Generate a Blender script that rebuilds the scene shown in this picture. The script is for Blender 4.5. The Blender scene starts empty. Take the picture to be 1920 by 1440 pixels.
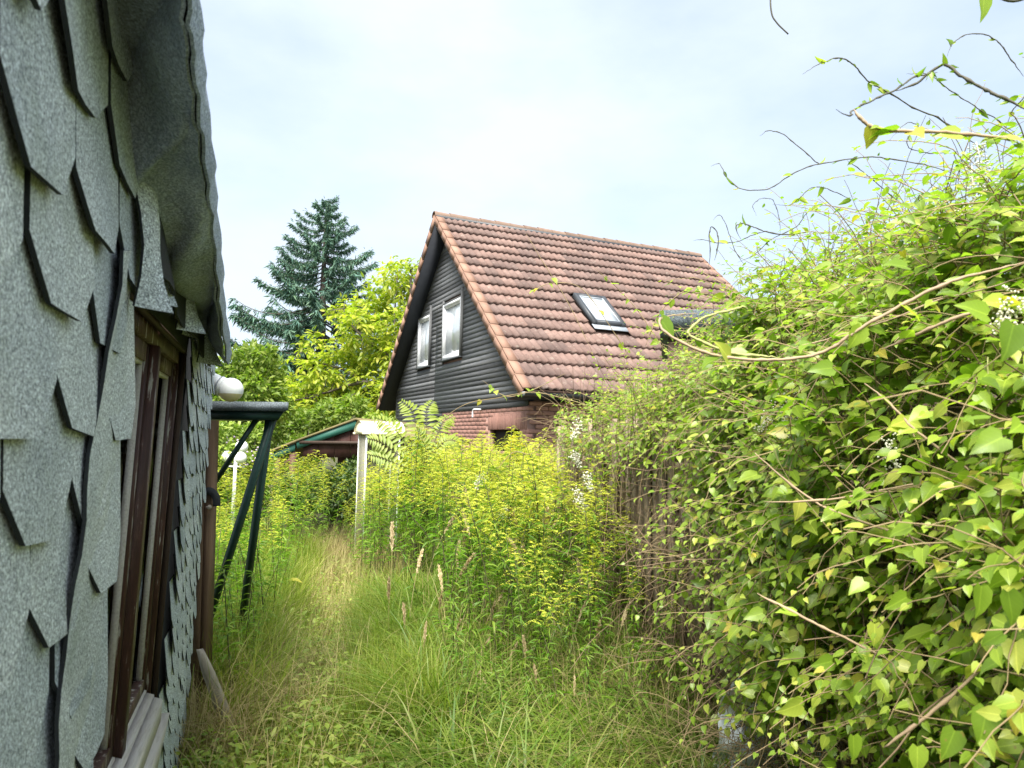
import bpy, math, random
import numpy as np
from mathutils import Vector, Matrix, Euler

random.seed(7)
RNG = np.random.default_rng(11)
sc = bpy.context.scene
COL = sc.collection

# ------------------------------------------------------------------ camera
F_PX, PITCH, ROLL = 1331.0, 0.0782, 0.0205
EYE = np.array([0.0, 0.0, 1.6])
cd = bpy.data.cameras.new("camera")
cam = bpy.data.objects.new("camera", cd)
COL.objects.link(cam)
cd.sensor_width = 36.0
cd.lens = F_PX / 1920 * 36.0
cd.clip_start, cd.clip_end = 0.02, 1500
cam.matrix_world = Matrix.Translation((0, 0, 1.6)) @ Matrix.Rotation(math.pi / 2 + PITCH, 4, 'X') @ Matrix.Rotation(ROLL, 4, 'Z')
cd.dof.use_dof = True
cd.dof.focus_distance = 6.0
cd.dof.aperture_fstop = 9.0
sc.camera = cam

# ------------------------------------------------------------------ sky, sun, exposure
SUN_EL, SUN_AZ = math.radians(59), math.radians(190)      # azimuth clockwise from +Y
world = bpy.data.worlds.new("World")
sc.world = world
world.use_nodes = True
wn, wl = world.node_tree.nodes, world.node_tree.links
wn.clear()
w_out = wn.new('ShaderNodeOutputWorld')
w_bg = wn.new('ShaderNodeBackground')
w_sky = wn.new('ShaderNodeTexSky')
w_sky.sky_type = 'NISHITA'
w_sky.sun_disc = False
w_sky.sun_elevation, w_sky.sun_rotation = SUN_EL, SUN_AZ
w_sky.dust_density = 2.5
w_tc = wn.new('ShaderNodeTexCoord')
w_map = wn.new('ShaderNodeMapping')
w_map.inputs['Scale'].default_value = (1.0, 1.0, 2.2)
w_map.inputs['Location'].default_value = (0.35, 0.1, 0.2)
w_noise = wn.new('ShaderNodeTexNoise')
w_noise.inputs['Scale'].default_value = 1.9
w_noise.inputs['Detail'].default_value = 7
w_noise.inputs['Roughness'].default_value = 0.52
w_ramp = wn.new('ShaderNodeValToRGB')
w_ramp.color_ramp.elements[0].position = 0.34
w_ramp.color_ramp.elements[0].color = (0.5, 0.5, 0.5, 1)
w_ramp.color_ramp.elements[1].position = 0.60
w_ramp.color_ramp.elements[1].color = (0.95, 0.95, 0.95, 1)
w_mix = wn.new('ShaderNodeMix')
w_mix.data_type = 'RGBA'
w_mix.inputs['B'].default_value = (3.25, 3.62, 4.05, 1)
w_bg.inputs['Strength'].default_value = 0.092
wl.new(w_tc.outputs['Generated'], w_map.inputs['Vector'])
wl.new(w_map.outputs['Vector'], w_noise.inputs['Vector'])
wl.new(w_noise.outputs['Fac'], w_ramp.inputs['Fac'])
wl.new(w_ramp.outputs['Color'], w_mix.inputs['Factor'])
wl.new(w_sky.outputs['Color'], w_mix.inputs['A'])
wl.new(w_mix.outputs['Result'], w_bg.inputs['Color'])
wl.new(w_bg.outputs['Background'], w_out.inputs['Surface'])

sun_data = bpy.data.lights.new("sun", 'SUN')
sun_data.energy = 4.0
sun_data.angle = math.radians(38)
sun_data.color = (1.0, 0.965, 0.90)
sun = bpy.data.objects.new("sun", sun_data)
COL.objects.link(sun)
_sd = Vector((math.sin(SUN_AZ) * math.cos(SUN_EL), math.cos(SUN_AZ) * math.cos(SUN_EL), math.sin(SUN_EL)))
sun.rotation_euler = _sd.to_track_quat('Z', 'Y').to_euler()
sun.location = (0, 0, 40)

sc.view_settings.view_transform = 'Standard'
sc.view_settings.look = 'None'
sc.view_settings.exposure = 1.75
sc.view_settings.gamma = 1.0
sc.view_settings.use_curve_mapping = False
sc.cycles.use_denoising = True
sc.cycles.max_bounces = 8
sc.cycles.transparent_max_bounces = 8
sc.cycles.transmission_bounces = 4

# ------------------------------------------------------------------ where a photograph point lies at a known distance
_fw = np.array([0, math.cos(PITCH), math.sin(PITCH)])
_up = np.array([0, -math.sin(PITCH), math.cos(PITCH)])
_rt = np.array([1.0, 0, 0])


def ray(x, y):
    X, Y = (x - 960) / F_PX, (y - 720) / F_PX
    c, s = math.cos(ROLL), math.sin(ROLL)
    return _fw + (c * X + s * Y) * _rt - (-s * X + c * Y) * _up


def at(x, y, depth):
    r = ray(x, y)
    return EYE + r * depth / r[1]


def on_plane(x, y, p, n):
    r = ray(x, y)
    p, n = np.asarray(p, float), np.asarray(n, float)
    return EYE + r * np.dot(p - EYE, n) / np.dot(r, n)


def to_px(P):
    P = np.atleast_2d(np.asarray(P, float)) - EYE
    d, u, x = P @ _fw, P @ _up, P[:, 0]
    X, Y = x / d * F_PX, -u / d * F_PX
    c, s = math.cos(ROLL), math.sin(ROLL)
    return np.stack([960 + c * X - s * Y, 720 + s * X + c * Y, d], 1)


# ------------------------------------------------------------------ mesh helpers
class MB:
    def __init__(self):
        self.v, self.f, self.m, self.n = [], [], [], 0

    def add(self, v, f, mi=0):
        v = np.asarray(v, float).reshape(-1, 3)
        if isinstance(f, np.ndarray):
            fs = [f]
        else:
            d = {}
            for q in f:
                d.setdefault(len(q), []).append(q)
            fs = [np.array(q) for q in d.values()]
        for a in fs:
            self.f.append(a + self.n)
            self.m.append(np.full(len(a), mi, dtype=np.int32))
        self.v.append(v)
        self.n += len(v)
        return self

    def box(self, lo, hi, mi=0):
        x0, y0, z0 = lo
        x1, y1, z1 = hi
        v = [(x0, y0, z0), (x1, y0, z0), (x1, y1, z0), (x0, y1, z0), (x0, y0, z1), (x1, y0, z1), (x1, y1, z1), (x0, y1, z1)]
        return self.add(v, np.array([(0, 3, 2, 1), (4, 5, 6, 7), (0, 1, 5, 4), (1, 2, 6, 5), (2, 3, 7, 6), (3, 0, 4, 7)]), mi)

    def bar(self, a, b, w, t, side=(0, 0, 1), mi=0):
        """rectangular bar from a to b, w along 'side', t across"""
        a, b, s = np.array(a, float), np.array(b, float), np.array(side, float)
        d = (b - a) / np.linalg.norm(b - a)
        s = s - d * np.dot(s, d)
        s /= np.linalg.norm(s)
        q = np.cross(d, s)
        o = [(-w / 2, -t / 2), (w / 2, -t / 2), (w / 2, t / 2), (-w / 2, t / 2)]
        v = [a + s * i + q * j for i, j in o] + [b + s * i + q * j for i, j in o]
        return self.add(v, np.array([(0, 3, 2, 1), (4, 5, 6, 7), (0, 1, 5, 4), (1, 2, 6, 5), (2, 3, 7, 6), (3, 0, 4, 7)]), mi)

    def prism(self, poly, vec, mi=0, edge_mi=None):
        p = np.asarray(poly, float)
        n = len(p)
        v = np.vstack([p, p + np.asarray(vec, float)])
        self.add(v, [tuple(range(n))[::-1], tuple(range(n, 2 * n))], mi)
        base = self.n - 2 * n
        e = np.array([(i, (i + 1) % n, n + (i + 1) % n, n + i) for i in range(n)])
        self.f.append(e + base)
        self.m.append(np.full(n, mi if edge_mi is None else edge_mi, dtype=np.int32))
        return self

    def tube(self, pts, r, n=6, mi=0, cap=True):
        pts = np.asarray(pts, float)
        K = len(pts)
        r = np.broadcast_to(np.asarray(r, float), (K,))
        t = np.gradient(pts, axis=0)
        t /= np.linalg.norm(t, axis=1)[:, None] + 1e-9
        ref = np.array([0.31, 0.17, 0.93]) if abs(t[0, 2]) < 0.8 else np.array([0.94, 0.3, 0.1])
        x = np.cross(t, ref)
        x /= np.linalg.norm(x, axis=1)[:, None] + 1e-9
        y = np.cross(t, x)
        a = np.arange(n) * 2 * math.pi / n
        v = pts[:, None, :] + r[:, None, None] * (np.cos(a)[None, :, None] * x[:, None, :] + np.sin(a)[None, :, None] * y[:, None, :])
        i, j = np.meshgrid(np.arange(K - 1), np.arange(n), indexing='ij')
        f = np.stack([i * n + j, i * n + (j + 1) % n, (i + 1) * n + (j + 1) % n, (i + 1) * n + j], -1).reshape(-1, 4)
        self.add(v.reshape(-1, 3), f, mi)
        if cap:
            b = self.n - K * n
            c = np.array([list(range(n))[::-1], list(range((K - 1) * n, K * n))]) + b
            self.f.append(c)
            self.m.append(np.full(2, mi, dtype=np.int32))
        return self

    def tubes(self, P, r, n=3, mi=0):
        """P (N,K,3) many thin tubes at once, r (K,) or (N,K)"""
        N, K, _ = P.shape
        r = np.broadcast_to(np.asarray(r, float), (N, K))
        t = np.gradient(P, axis=1)
        t /= np.linalg.norm(t, axis=2)[..., None] + 1e-9
        x = np.cross(t, np.array([0.31, 0.47, 0.83]))
        x /= np.linalg.norm(x, axis=2)[..., None] + 1e-9
        y = np.cross(t, x)
        a = np.arange(n) * 2 * math.pi / n
        v = P[:, :, None, :] + r[:, :, None, None] * (np.cos(a)[:, None] * x[:, :, None, :] + np.sin(a)[:, None] * y[:, :, None, :])
        b, i, j = np.meshgrid(np.arange(N), np.arange(K - 1), np.arange(n), indexing='ij')
        o = b * K * n
        f = np.stack([o + i * n + j, o + i * n + (j + 1) % n, o + (i + 1) * n + (j + 1) % n, o + (i + 1) * n + j], -1).reshape(-1, 4)
        return self.add(v.reshape(-1, 3), f, mi)

    def inst(self, tpl, M, mi=0):
        tv, tfs = tpl
        tv = np.asarray(tv, float)
        N, k = len(M), len(tv)
        if N == 0:
            return self
        v = np.einsum('nij,kj->nki', M[:, :3, :3], tv) + M[:, None, :3, 3]
        off = (np.arange(N) * k)[:, None, None]
        for tf in tfs:
            f = (np.asarray(tf)[None] + off).reshape(-1, len(tf[0]))
            self.f.append(f + self.n)
            self.m.append(np.full(len(f), mi, dtype=np.int32))
        self.v.append(v.reshape(-1, 3))
        self.n += N * k
        return self

    def mesh(self, name, mats, smooth=False, origin=None):
        v = np.vstack(self.v)
        if origin is not None:
            v = v - np.asarray(origin, float)
        me = bpy.data.meshes.new(name)
        me.vertices.add(len(v))
        me.vertices.foreach_set('co', v.astype(np.float32).ravel())
        cnt = np.concatenate([np.full(len(f), f.shape[1], dtype=np.int32) for f in self.f])
        idx = np.concatenate([f.ravel() for f in self.f]).astype(np.int32)
        me.loops.add(len(idx))
        me.loops.foreach_set('vertex_index', idx)
        me.polygons.add(len(cnt))
        st = np.zeros(len(cnt), dtype=np.int32)
        st[1:] = np.cumsum(cnt)[:-1]
        me.polygons.foreach_set('loop_start', st)
        me.polygons.foreach_set('loop_total', cnt)
        me.polygons.foreach_set('material_index', np.concatenate(self.m))
        if smooth:
            me.polygons.foreach_set('use_smooth', np.ones(len(cnt), dtype=bool))
        for q in (mats if isinstance(mats, (list, tuple)) else [mats]):
            me.materials.append(q)
        me.update(calc_edges=True)
        return me

    def build(self, name, mats, parent=None, smooth=False, origin=None):
        return link(name, self.mesh(name, mats, smooth, origin), parent)


def leaf_coords(me, tpl):
    """each leaf's own length/width coordinates, for its midrib and veins"""
    n = len(me.vertices) // len(tpl[0])
    a = me.attributes.new('leaf_xy', 'FLOAT_VECTOR', 'POINT')
    a.data.foreach_set('vector', np.tile(tpl[0], (n, 1)).astype(np.float32).ravel())


def link(name, data, parent=None, loc=(0, 0, 0), rot=(0, 0, 0)):
    o = bpy.data.objects.new(name, data)
    COL.objects.link(o)
    o.parent = parent
    o.location, o.rotation_euler = loc, rot
    return o


def tag(o, label=None, cat=None, group=None, kind=None):
    for k, v in (('label', label), ('category', cat), ('group', group), ('kind', kind)):
        if v:
            o[k] = v
    return o


def thing(name, label, cat, loc=(0, 0, 0), rz=0.0, group=None):
    return tag(link(name, None, None, loc, (0, 0, rz)), label, cat, group)


def norm(a):
    return a / (np.linalg.norm(a, axis=-1, keepdims=True) + 1e-9)


def frames(P, D, Nn, S):
    """matrices that lay a template (length along +Y, face along +Z) at P"""
    D = norm(D)
    X = norm(np.cross(D, Nn))
    Z = np.cross(X, D)
    S = np.asarray(S, float)
    if S.ndim == 1:
        S = np.stack([S, S, S], 1)
    M = np.zeros((len(P), 4, 4))
    M[:, :3, 0], M[:, :3, 1], M[:, :3, 2] = X * S[:, :1], D * S[:, 1:2], Z * S[:, 2:]
    M[:, :3, 3] = P
    M[:, 3, 3] = 1
    return M


def rnd_dirs(n):
    return norm(RNG.normal(size=(n, 3)))


def lathe(prof, n=16):
    """profile [(r,z)] -> template"""
    v, f = [], []
    for r, z in prof:
        for k in range(n):
            a = 2 * math.pi * k / n
            v.append((r * math.cos(a), r * math.sin(a), z))
    for i in range(len(prof) - 1):
        for k in range(n):
            f.append((i * n + k, i * n + (k + 1) % n, (i + 1) * n + (k + 1) % n, (i + 1) * n + k))
    return np.array(v), np.array(f)


def spline(pts, k=6):
    """Catmull-Rom through pts"""
    p = np.asarray(pts, float)
    p = np.vstack([2 * p[0] - p[1], p, 2 * p[-1] - p[-2]])
    out = []
    for i in range(1, len(p) - 2):
        for t in np.linspace(0, 1, k, endpoint=False):
            a, b, c, d = p[i - 1], p[i], p[i + 1], p[i + 2]
            out.append(0.5 * ((2 * b) + (-a + c) * t + (2 * a - 5 * b + 4 * c - d) * t * t + (-a + 3 * b - 3 * c + d) * t ** 3))
    out.append(p[-2])
    return np.array(out)


# ------------------------------------------------------------------ materials
def new_mat(name):
    m = bpy.data.materials.new(name)
    m.use_nodes = True
    nt = m.node_tree
    b = nt.nodes['Principled BSDF']
    return m, nt, b


def ramp(nt, cols, fac):
    r = nt.nodes.new('ShaderNodeValToRGB')
    el = r.color_ramp.elements
    while len(el) < len(cols):
        el.new(0.5)
    for i, c in enumerate(cols):
        if len(c) == 4:
            el[i].position, col = c[0], c[1:]
        else:
            el[i].position, col = i / (len(cols) - 1), c
        el[i].color = (*col, 1)
    nt.links.new(fac, r.inputs['Fac'])
    return r.outputs['Color']


def noise(nt, scale, detail=4, rough=0.55, coord='Position', stretch=None, dist=0.0):
    if coord == 'Position':
        g = nt.nodes.new('ShaderNodeNewGeometry').outputs['Position']
    else:
        g = nt.nodes.new('ShaderNodeTexCoord').outputs[coord]
    if stretch:
        mp = nt.nodes.new('ShaderNodeMapping')
        mp.inputs['Scale'].default_value = stretch
        nt.links.new(g, mp.inputs['Vector'])
        g = mp.outputs['Vector']
    n = nt.nodes.new('ShaderNodeTexNoise')
    n.inputs['Scale'].default_value = scale
    n.inputs['Detail'].default_value = detail
    n.inputs['Roughness'].default_value = rough
    n.inputs['Distortion'].default_value = dist
    nt.links.new(g, n.inputs['Vector'])
    return n.outputs['Fac']


def mixc(nt, a, b, fac, mode='MIX'):
    m = nt.nodes.new('ShaderNodeMix')
    m.data_type = 'RGBA'
    m.blend_type = mode
    for s, q in (('A', a), ('B', b), ('Factor', fac)):
        if isinstance(q, (int, float)):
            m.inputs[s].default_value = q
        elif isinstance(q, tuple):
            m.inputs[s].default_value = (*q, 1)
        else:
            nt.links.new(q, m.inputs[s])
    return m.outputs['Result']


def obj_random(nt, island=True):
    o = nt.nodes.new('ShaderNodeObjectInfo').outputs['Random']
    if not island:
        return o
    g = nt.nodes.new('ShaderNodeNewGeometry').outputs['Random Per Island']
    a = nt.nodes.new('ShaderNodeMath')
    a.operation = 'ADD'
    nt.links.new(o, a.inputs[0])
    nt.links.new(g, a.inputs[1])
    f = nt.nodes.new('ShaderNodeMath')
    f.operation = 'FRACT'
    nt.links.new(a.outputs[0], f.inputs[0])
    return f.outputs[0]


def bump(nt, b, fac, strength=0.3, dist=0.01):
    n = nt.nodes.new('ShaderNodeBump')
    n.inputs['Strength'].default_value = strength
    n.inputs['Distance'].default_value = dist
    nt.links.new(fac, n.inputs['Height'])
    nt.links.new(n.outputs['Normal'], b.inputs['Normal'])


def surf(name, cols, scale=6, detail=5, rough=0.8, bmp=0.3, bdist=0.01, stretch=None, coord='Position', spec=0.3, vary=None, island=False):
    """surface with a noise ramp, fine relief and, per object or per piece, a shift in tone"""
    m, nt, b = new_mat(name)
    n = noise(nt, scale, detail, 0.6, coord, stretch)
    c = ramp(nt, cols, n)
    if vary:
        v = ramp(nt, [(1 - vary,) * 3, (1 + vary,) * 3], obj_random(nt, island))
        c = mixc(nt, c, v, 1.0, 'MULTIPLY')
    nt.links.new(c, b.inputs['Base Color'])
    b.inputs['Roughness'].default_value = rough
    b.inputs['Specular IOR Level'].default_value = spec
    if bmp:
        bump(nt, b, noise(nt, scale * 4, 4, 0.65, coord, stretch), bmp, bdist)
    return m


def leafmat(name, cols, trans=0.4, rough=0.45, spec=0.4, tint=(1.05, 1.3, 0.5), patch=0.5, veins=False):
    """leaf: each leaf its own tone, light passing through"""
    m, nt, b = new_mat(name)
    c = ramp(nt, cols, obj_random(nt))
    n = noise(nt, 0.9, 2)
    c = mixc(nt, c, ramp(nt, [(0.25, 1 - patch * .5,) * 1 + (1 - patch * .5, 1 - patch * .5) if False else (0.3, 1 - patch * .45, 1 - patch * .42, 1 - patch * .45), (0.7, 1.15, 1.12, 1.0)], n), 1.0, 'MULTIPLY')
    if veins:
        at_ = nt.nodes.new('ShaderNodeAttribute')
        at_.attribute_name = 'leaf_xy'
        sp = nt.nodes.new('ShaderNodeSeparateXYZ')
        nt.links.new(at_.outputs['Vector'], sp.inputs[0])

        def mth(op, a, b_=0.0):
            n_ = nt.nodes.new('ShaderNodeMath')
            n_.operation = op
            for i_, q_ in ((0, a), (1, b_)):
                if isinstance(q_, (int, float)):
                    n_.inputs[i_].default_value = q_
                else:
                    nt.links.new(q_, n_.inputs[i_])
            return n_.outputs[0]
        ax = mth('ABSOLUTE', sp.outputs['X'])
        rib = ramp(nt, [(0.0, 1, 1, 1), (0.035, 0, 0, 0)], ax)
        vn = mth('FRACT', mth('SUBTRACT', mth('MULTIPLY', sp.outputs['Y'], 6.0), mth('MULTIPLY', ax, 6.0)))
        vein = ramp(nt, [(0.0, .45, .45, .45), (0.16, 0, 0, 0)], vn)
        c = mixc(nt, c, mixc(nt, c, (1.5, 1.4, 1.6), 1.0, 'MULTIPLY'), rib)
        c = mixc(nt, c, mixc(nt, c, (1.35, 1.3, 1.4), 1.0, 'MULTIPLY'), vein)
        spot = ramp(nt, [(0.69, 0, 0, 0), (0.74, .8, .8, .8)], noise(nt, 55, 3, 0.6))
        c = mixc(nt, c, (0.30, 0.22, 0.06), spot)
    nt.links.new(c, b.inputs['Base Color'])
    b.inputs['Roughness'].default_value = rough
    b.inputs['Specular IOR Level'].default_value = spec
    t = nt.nodes.new('ShaderNodeBsdfTranslucent')
    nt.links.new(mixc(nt, c, tint, 1.0, 'MULTIPLY'), t.inputs['Color'])
    mx = nt.nodes.new('ShaderNodeMixShader')
    mx.inputs[0].default_value = trans
    nt.links.new(b.outputs[0], mx.inputs[1])
    nt.links.new(t.outputs[0], mx.inputs[2])
    nt.links.new(mx.outputs[0], nt.nodes['Material Output'].inputs['Surface'])
    return m


def plain(name, col, rough=0.6, metal=0.0, spec=0.4):
    return surf(name, [tuple(x * 0.8 for x in col), tuple(min(1, x * 1.12) for x in col)], 9, 5, rough, 0.1, 0.004, spec=spec)


def granule_mat():
    m, nt, b = new_mat('bitumen_granules')
    big = noise(nt, 3.0, 3)
    base = ramp(nt, [(0.25, 0.33, 0.365, 0.405), (0.5, 0.43, 0.465, 0.50), (0.75, 0.51, 0.54, 0.56)], big)
    g1 = ramp(nt, [(0.36, 0.22, 0.25, 0.26), (0.49, 0.95, 0.95, 0.95), (0.58, 1.6, 1.62, 1.6), (0.68, 2.4, 2.4, 2.35)], noise(nt, 210, 3, 0.85))
    c = mixc(nt, base, g1, 1.0, 'MULTIPLY')
    v = ramp(nt, [(0.85, 0.87, 0.88), (1.12, 1.1, 1.04)], obj_random(nt, False))
    c = mixc(nt, c, v, 1.0, 'MULTIPLY')
    moss = ramp(nt, [(0.55, 0, 0, 0), (0.75, 0.35, 0.35, 0.35)], noise(nt, 5, 5))
    c = mixc(nt, c, (0.15, 0.19, 0.09), moss)
    nt.links.new(c, b.inputs['Base Color'])
    b.inputs['Roughness'].default_value = 0.75
    b.inputs['Specular IOR Level'].default_value = 0.5
    bump(nt, b, noise(nt, 300, 2, 0.7), 0.5, 0.003)
    return m


def peel_mat():
    m, nt, b = new_mat('peeling_brown_paint')
    n = noise(nt, 14, 7, 0.7, 'Object', (3.0, 3.0, 0.35))
    c = ramp(nt, [(0.30, 0.028, 0.010, 0.007), (0.52, 0.060, 0.022, 0.014), (0.585, 0.10, 0.045, 0.03), (0.61, 0.38, 0.35, 0.30), (0.7, 0.5, 0.48, 0.43)], n)
    nt.links.new(c, b.inputs['Base Color'])
    b.inputs['Roughness'].default_value = 0.6
    bump(nt, b, n, 0.5, 0.006)
    return m


def window_glass(name, tint=(0.75, 0.8, 0.78), refl=0.25):
    m, nt, b = new_mat(name)
    tr = nt.nodes.new('ShaderNodeBsdfTransparent')
    tr.inputs['Color'].default_value = (*tint, 1)
    gl = nt.nodes.new('ShaderNodeBsdfGlossy')
    gl.inputs['Roughness'].default_value = 0.015
    lw = nt.nodes.new('ShaderNodeFresnel')
    lw.inputs['IOR'].default_value = 1.5
    ad = nt.nodes.new('ShaderNodeMath')
    ad.operation = 'ADD'
    ad.use_clamp = True
    ad.inputs[1].default_value = refl
    nt.links.new(lw.outputs[0], ad.inputs[0])
    mx = nt.nodes.new('ShaderNodeMixShader')
    nt.links.new(ad.outputs[0], mx.inputs[0])
    nt.links.new(tr.outputs[0], mx.inputs[1])
    nt.links.new(gl.outputs[0], mx.inputs[2])
    nt.links.new(mx.outputs[0], nt.nodes['Material Output'].inputs['Surface'])
    return m


M = {}
M['granule'] = granule_mat()
m, nt, b = new_mat('blue_grey_felt')
c = ramp(nt, [(0.3, 0.20, 0.235, 0.29), (0.7, 0.33, 0.37, 0.425)], noise(nt, 4, 4))
c = mixc(nt, c, ramp(nt, [(0.35, 0.5, 0.5, 0.5), (0.5, 1, 1, 1), (0.66, 1.9, 1.9, 1.9)], noise(nt, 210, 3, 0.85)), 1.0, 'MULTIPLY')
nt.links.new(c, b.inputs['Base Color'])
b.inputs['Roughness'].default_value = 0.85
bump(nt, b, noise(nt, 9, 4, 0.6), 0.6, 0.03)
M['blue_felt'] = m
m, nt, b = new_mat('dark_slate_felt')
c = ramp(nt, [(0.3, 0.055, 0.07, 0.08), (0.7, 0.10, 0.12, 0.13)], noise(nt, 5, 5))
c = mixc(nt, c, ramp(nt, [(0.36, 0.4, 0.4, 0.4), (0.5, 1, 1, 1), (0.64, 2.2, 2.2, 2.2)], noise(nt, 150, 3, 0.85)), 1.0, 'MULTIPLY')
nt.links.new(c, b.inputs['Base Color'])
b.inputs['Roughness'].default_value = 0.85
bump(nt, b, noise(nt, 14, 4, 0.6), 0.5, 0.02)
M['dark_felt'] = m
M['bitumen'] = surf('bitumen_edge', [(0.012, 0.014, 0.016), (0.03, 0.034, 0.036)], 20, rough=0.8)
M['felt_under'] = surf('felt_underside', [(0.045, 0.06, 0.07), (0.10, 0.12, 0.13)], 8, rough=0.85, bmp=0.4)
M['peel'] = peel_mat()
M['bare_wood'] = surf('bare_weathered_wood', [(0.26, 0.21, 0.16), (0.60, 0.56, 0.50), (0.74, 0.71, 0.66)], 10, 6, 0.8, 0.5, 0.004, (1.2, 14, 14), 'Object')
M['dark_wood'] = surf('dark_brown_wood', [(0.035, 0.022, 0.016), (0.085, 0.055, 0.038)], 8, 6, 0.7, 0.5, 0.006, (6, 6, 0.6), 'Object', vary=0.25)
M['interior'] = surf('dark_interior', [(0.02, 0.018, 0.015), (0.04, 0.036, 0.03)], 3, rough=0.9)
M['net'] = plain('net_curtain', (0.5, 0.5, 0.42), 0.8)
M['glass'] = window_glass('old_window_glass', (0.7, 0.74, 0.7), 0.16)
M['siding'] = surf('black_stained_boards', [(0.065, 0.068, 0.073), (0.12, 0.123, 0.126), (0.25, 0.245, 0.235)], 7, 7, 0.7, 0.45, 0.006, (6, 0.4, 9), 'Object', vary=0.45)
M['tile'] = None
M['ridge'] = surf('ridge_tile_clay', [(0.09, 0.06, 0.048), (0.17, 0.115, 0.085), (0.22, 0.165, 0.13)], 7, 6, 0.8, 0.3, vary=0.15)
M['verge'] = surf('verge_tile_clay', [(0.20, 0.115, 0.08), (0.29, 0.175, 0.125)], 4, 5, 0.8, 0.2, vary=0.12)
M['roof_deck'] = surf('roof_underlay', [(0.05, 0.03, 0.025), (0.09, 0.055, 0.04)], 3)
M['barge'] = surf('dark_soffit_board', [(0.02, 0.023, 0.032), (0.04, 0.045, 0.056)], 5, rough=0.7)
M['brick'] = surf('red_clay_brick', [(0.30, 0.155, 0.12), (0.40, 0.225, 0.18)], 16, 5, 0.85, 0.35, 0.004, vary=0.14)
M['mortar'] = surf('brown_mortar', [(0.25, 0.15, 0.12), (0.33, 0.21, 0.17)], 20, 5, 0.9, 0.3)
M['white_pvc'] = surf('white_window_plastic', [(0.72, 0.73, 0.74), (0.82, 0.82, 0.82)], 5, rough=0.35, bmp=0.02)
M['zinc'] = surf('grey_zinc', [(0.22, 0.25, 0.28), (0.36, 0.39, 0.42)], 6, rough=0.45, bmp=0.1)
M['dark_metal'] = surf('dark_skylight_metal', [(0.03, 0.035, 0.04), (0.06, 0.065, 0.07)], 6, rough=0.45, bmp=0.05)
M['green_paint'] = surf('dark_green_paint', [(0.006, 0.022, 0.02), (0.013, 0.04, 0.034)], 7, rough=0.5, bmp=0.2)
M['green_board'] = surf('green_painted_board', [(0.015, 0.075, 0.058), (0.04, 0.14, 0.10)], 7, rough=0.5, bmp=0.2)
M['brown_board'] = surf('red_brown_board', [(0.05, 0.022, 0.018), (0.11, 0.05, 0.038)], 6, 6, 0.7, 0.3, 0.004, (4, 4, 1), vary=0.2)
M['mossy_roof'] = surf('mossy_roof_sheet', [(0.08, 0.06, 0.035), (0.16, 0.13, 0.06), (0.12, 0.16, 0.05)], 5, 6, 0.9, 0.4)
M['cream'] = surf('cream_plastic', [(0.60, 0.53, 0.36), (0.74, 0.68, 0.50)], 4, rough=0.5, bmp=0.05)
M['white_paint'] = surf('white_lamp_paint', [(0.72, 0.74, 0.72), (0.82, 0.83, 0.8)], 6, rough=0.35, bmp=0.03)
M['lamp_yellow'] = surf('yellowed_lamp_plastic', [(0.62, 0.52, 0.27), (0.74, 0.64, 0.38)], 6, rough=0.35, bmp=0.03)
M['fence_wood'] = surf('grey_brown_fence_slat', [(0.10, 0.072, 0.05), (0.24, 0.185, 0.13), (0.36, 0.30, 0.22)], 6, 6, 0.85, 0.5, 0.004, (7, 7, 0.7), 'Object', vary=0.35)
M['post_wood'] = surf('brown_timber_post', [(0.055, 0.032, 0.02), (0.16, 0.10, 0.06), (0.21, 0.15, 0.10)], 6, 7, 0.8, 0.5, 0.006, (12, 12, 0.5), 'Object')
M['pale_stake'] = surf('pale_splintered_wood', [(0.22, 0.18, 0.13), (0.50, 0.46, 0.39)], 12, 6, 0.85, 0.4, 0.004, (6, 6, 1), 'Object')
M['bark'] = surf('tree_bark', [(0.06, 0.05, 0.04), (0.15, 0.125, 0.10)], 7, 6, 0.9, 0.5, 0.02, (2, 2, 0.4))
M['spruce_bark'] = surf('spruce_bark', [(0.07, 0.055, 0.045), (0.14, 0.115, 0.095)], 5, 6, 0.9, 0.5, 0.03, (2, 2, 0.5))
M['plastic'] = None

m, nt, b = new_mat('clay_roof_tile')
n1 = noise(nt, 2.2, 6, 0.65)
c = ramp(nt, [(0.25, 0.105, 0.070, 0.060), (0.5, 0.165, 0.106, 0.088), (0.75, 0.22, 0.152, 0.13)], n1)
c = mixc(nt, c, ramp(nt, [(0.74, 0.76, 0.78), (1.14, 1.12, 1.10)], obj_random(nt)), 1.0, 'MULTIPLY')
dirt = ramp(nt, [(0.56, 0, 0, 0), (0.72, 0.75, 0.75, 0.75)], noise(nt, 26, 5, 0.7))
c = mixc(nt, c, (0.042, 0.036, 0.03), dirt)
lich = ramp(nt, [(0.60, 0, 0, 0), (0.68, 0.6, 0.6, 0.6)], noise(nt, 9, 4, 0.6))
c = mixc(nt, c, (0.24, 0.20, 0.165), lich)
nt.links.new(c, b.inputs['Base Color'])
b.inputs['Roughness'].default_value = 0.8
b.inputs['Specular IOR Level'].default_value = 0.3
bump(nt, b, noise(nt, 60, 4), 0.25, 0.006)
M['tile'] = m

m, nt, b = new_mat('sky_pale_pane')
b.inputs['Base Color'].default_value = (0.42, 0.46, 0.49, 1)  # pale base colour stands in for sky reflected in the glass
b.inputs['Roughness'].default_value = 0.03
b.inputs['Specular IOR Level'].default_value = 1.0
b.inputs['IOR'].default_value = 2.3
bump(nt, b, noise(nt, 1.4, 2), 0.08, 0.05)
M['pane'] = m

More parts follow.
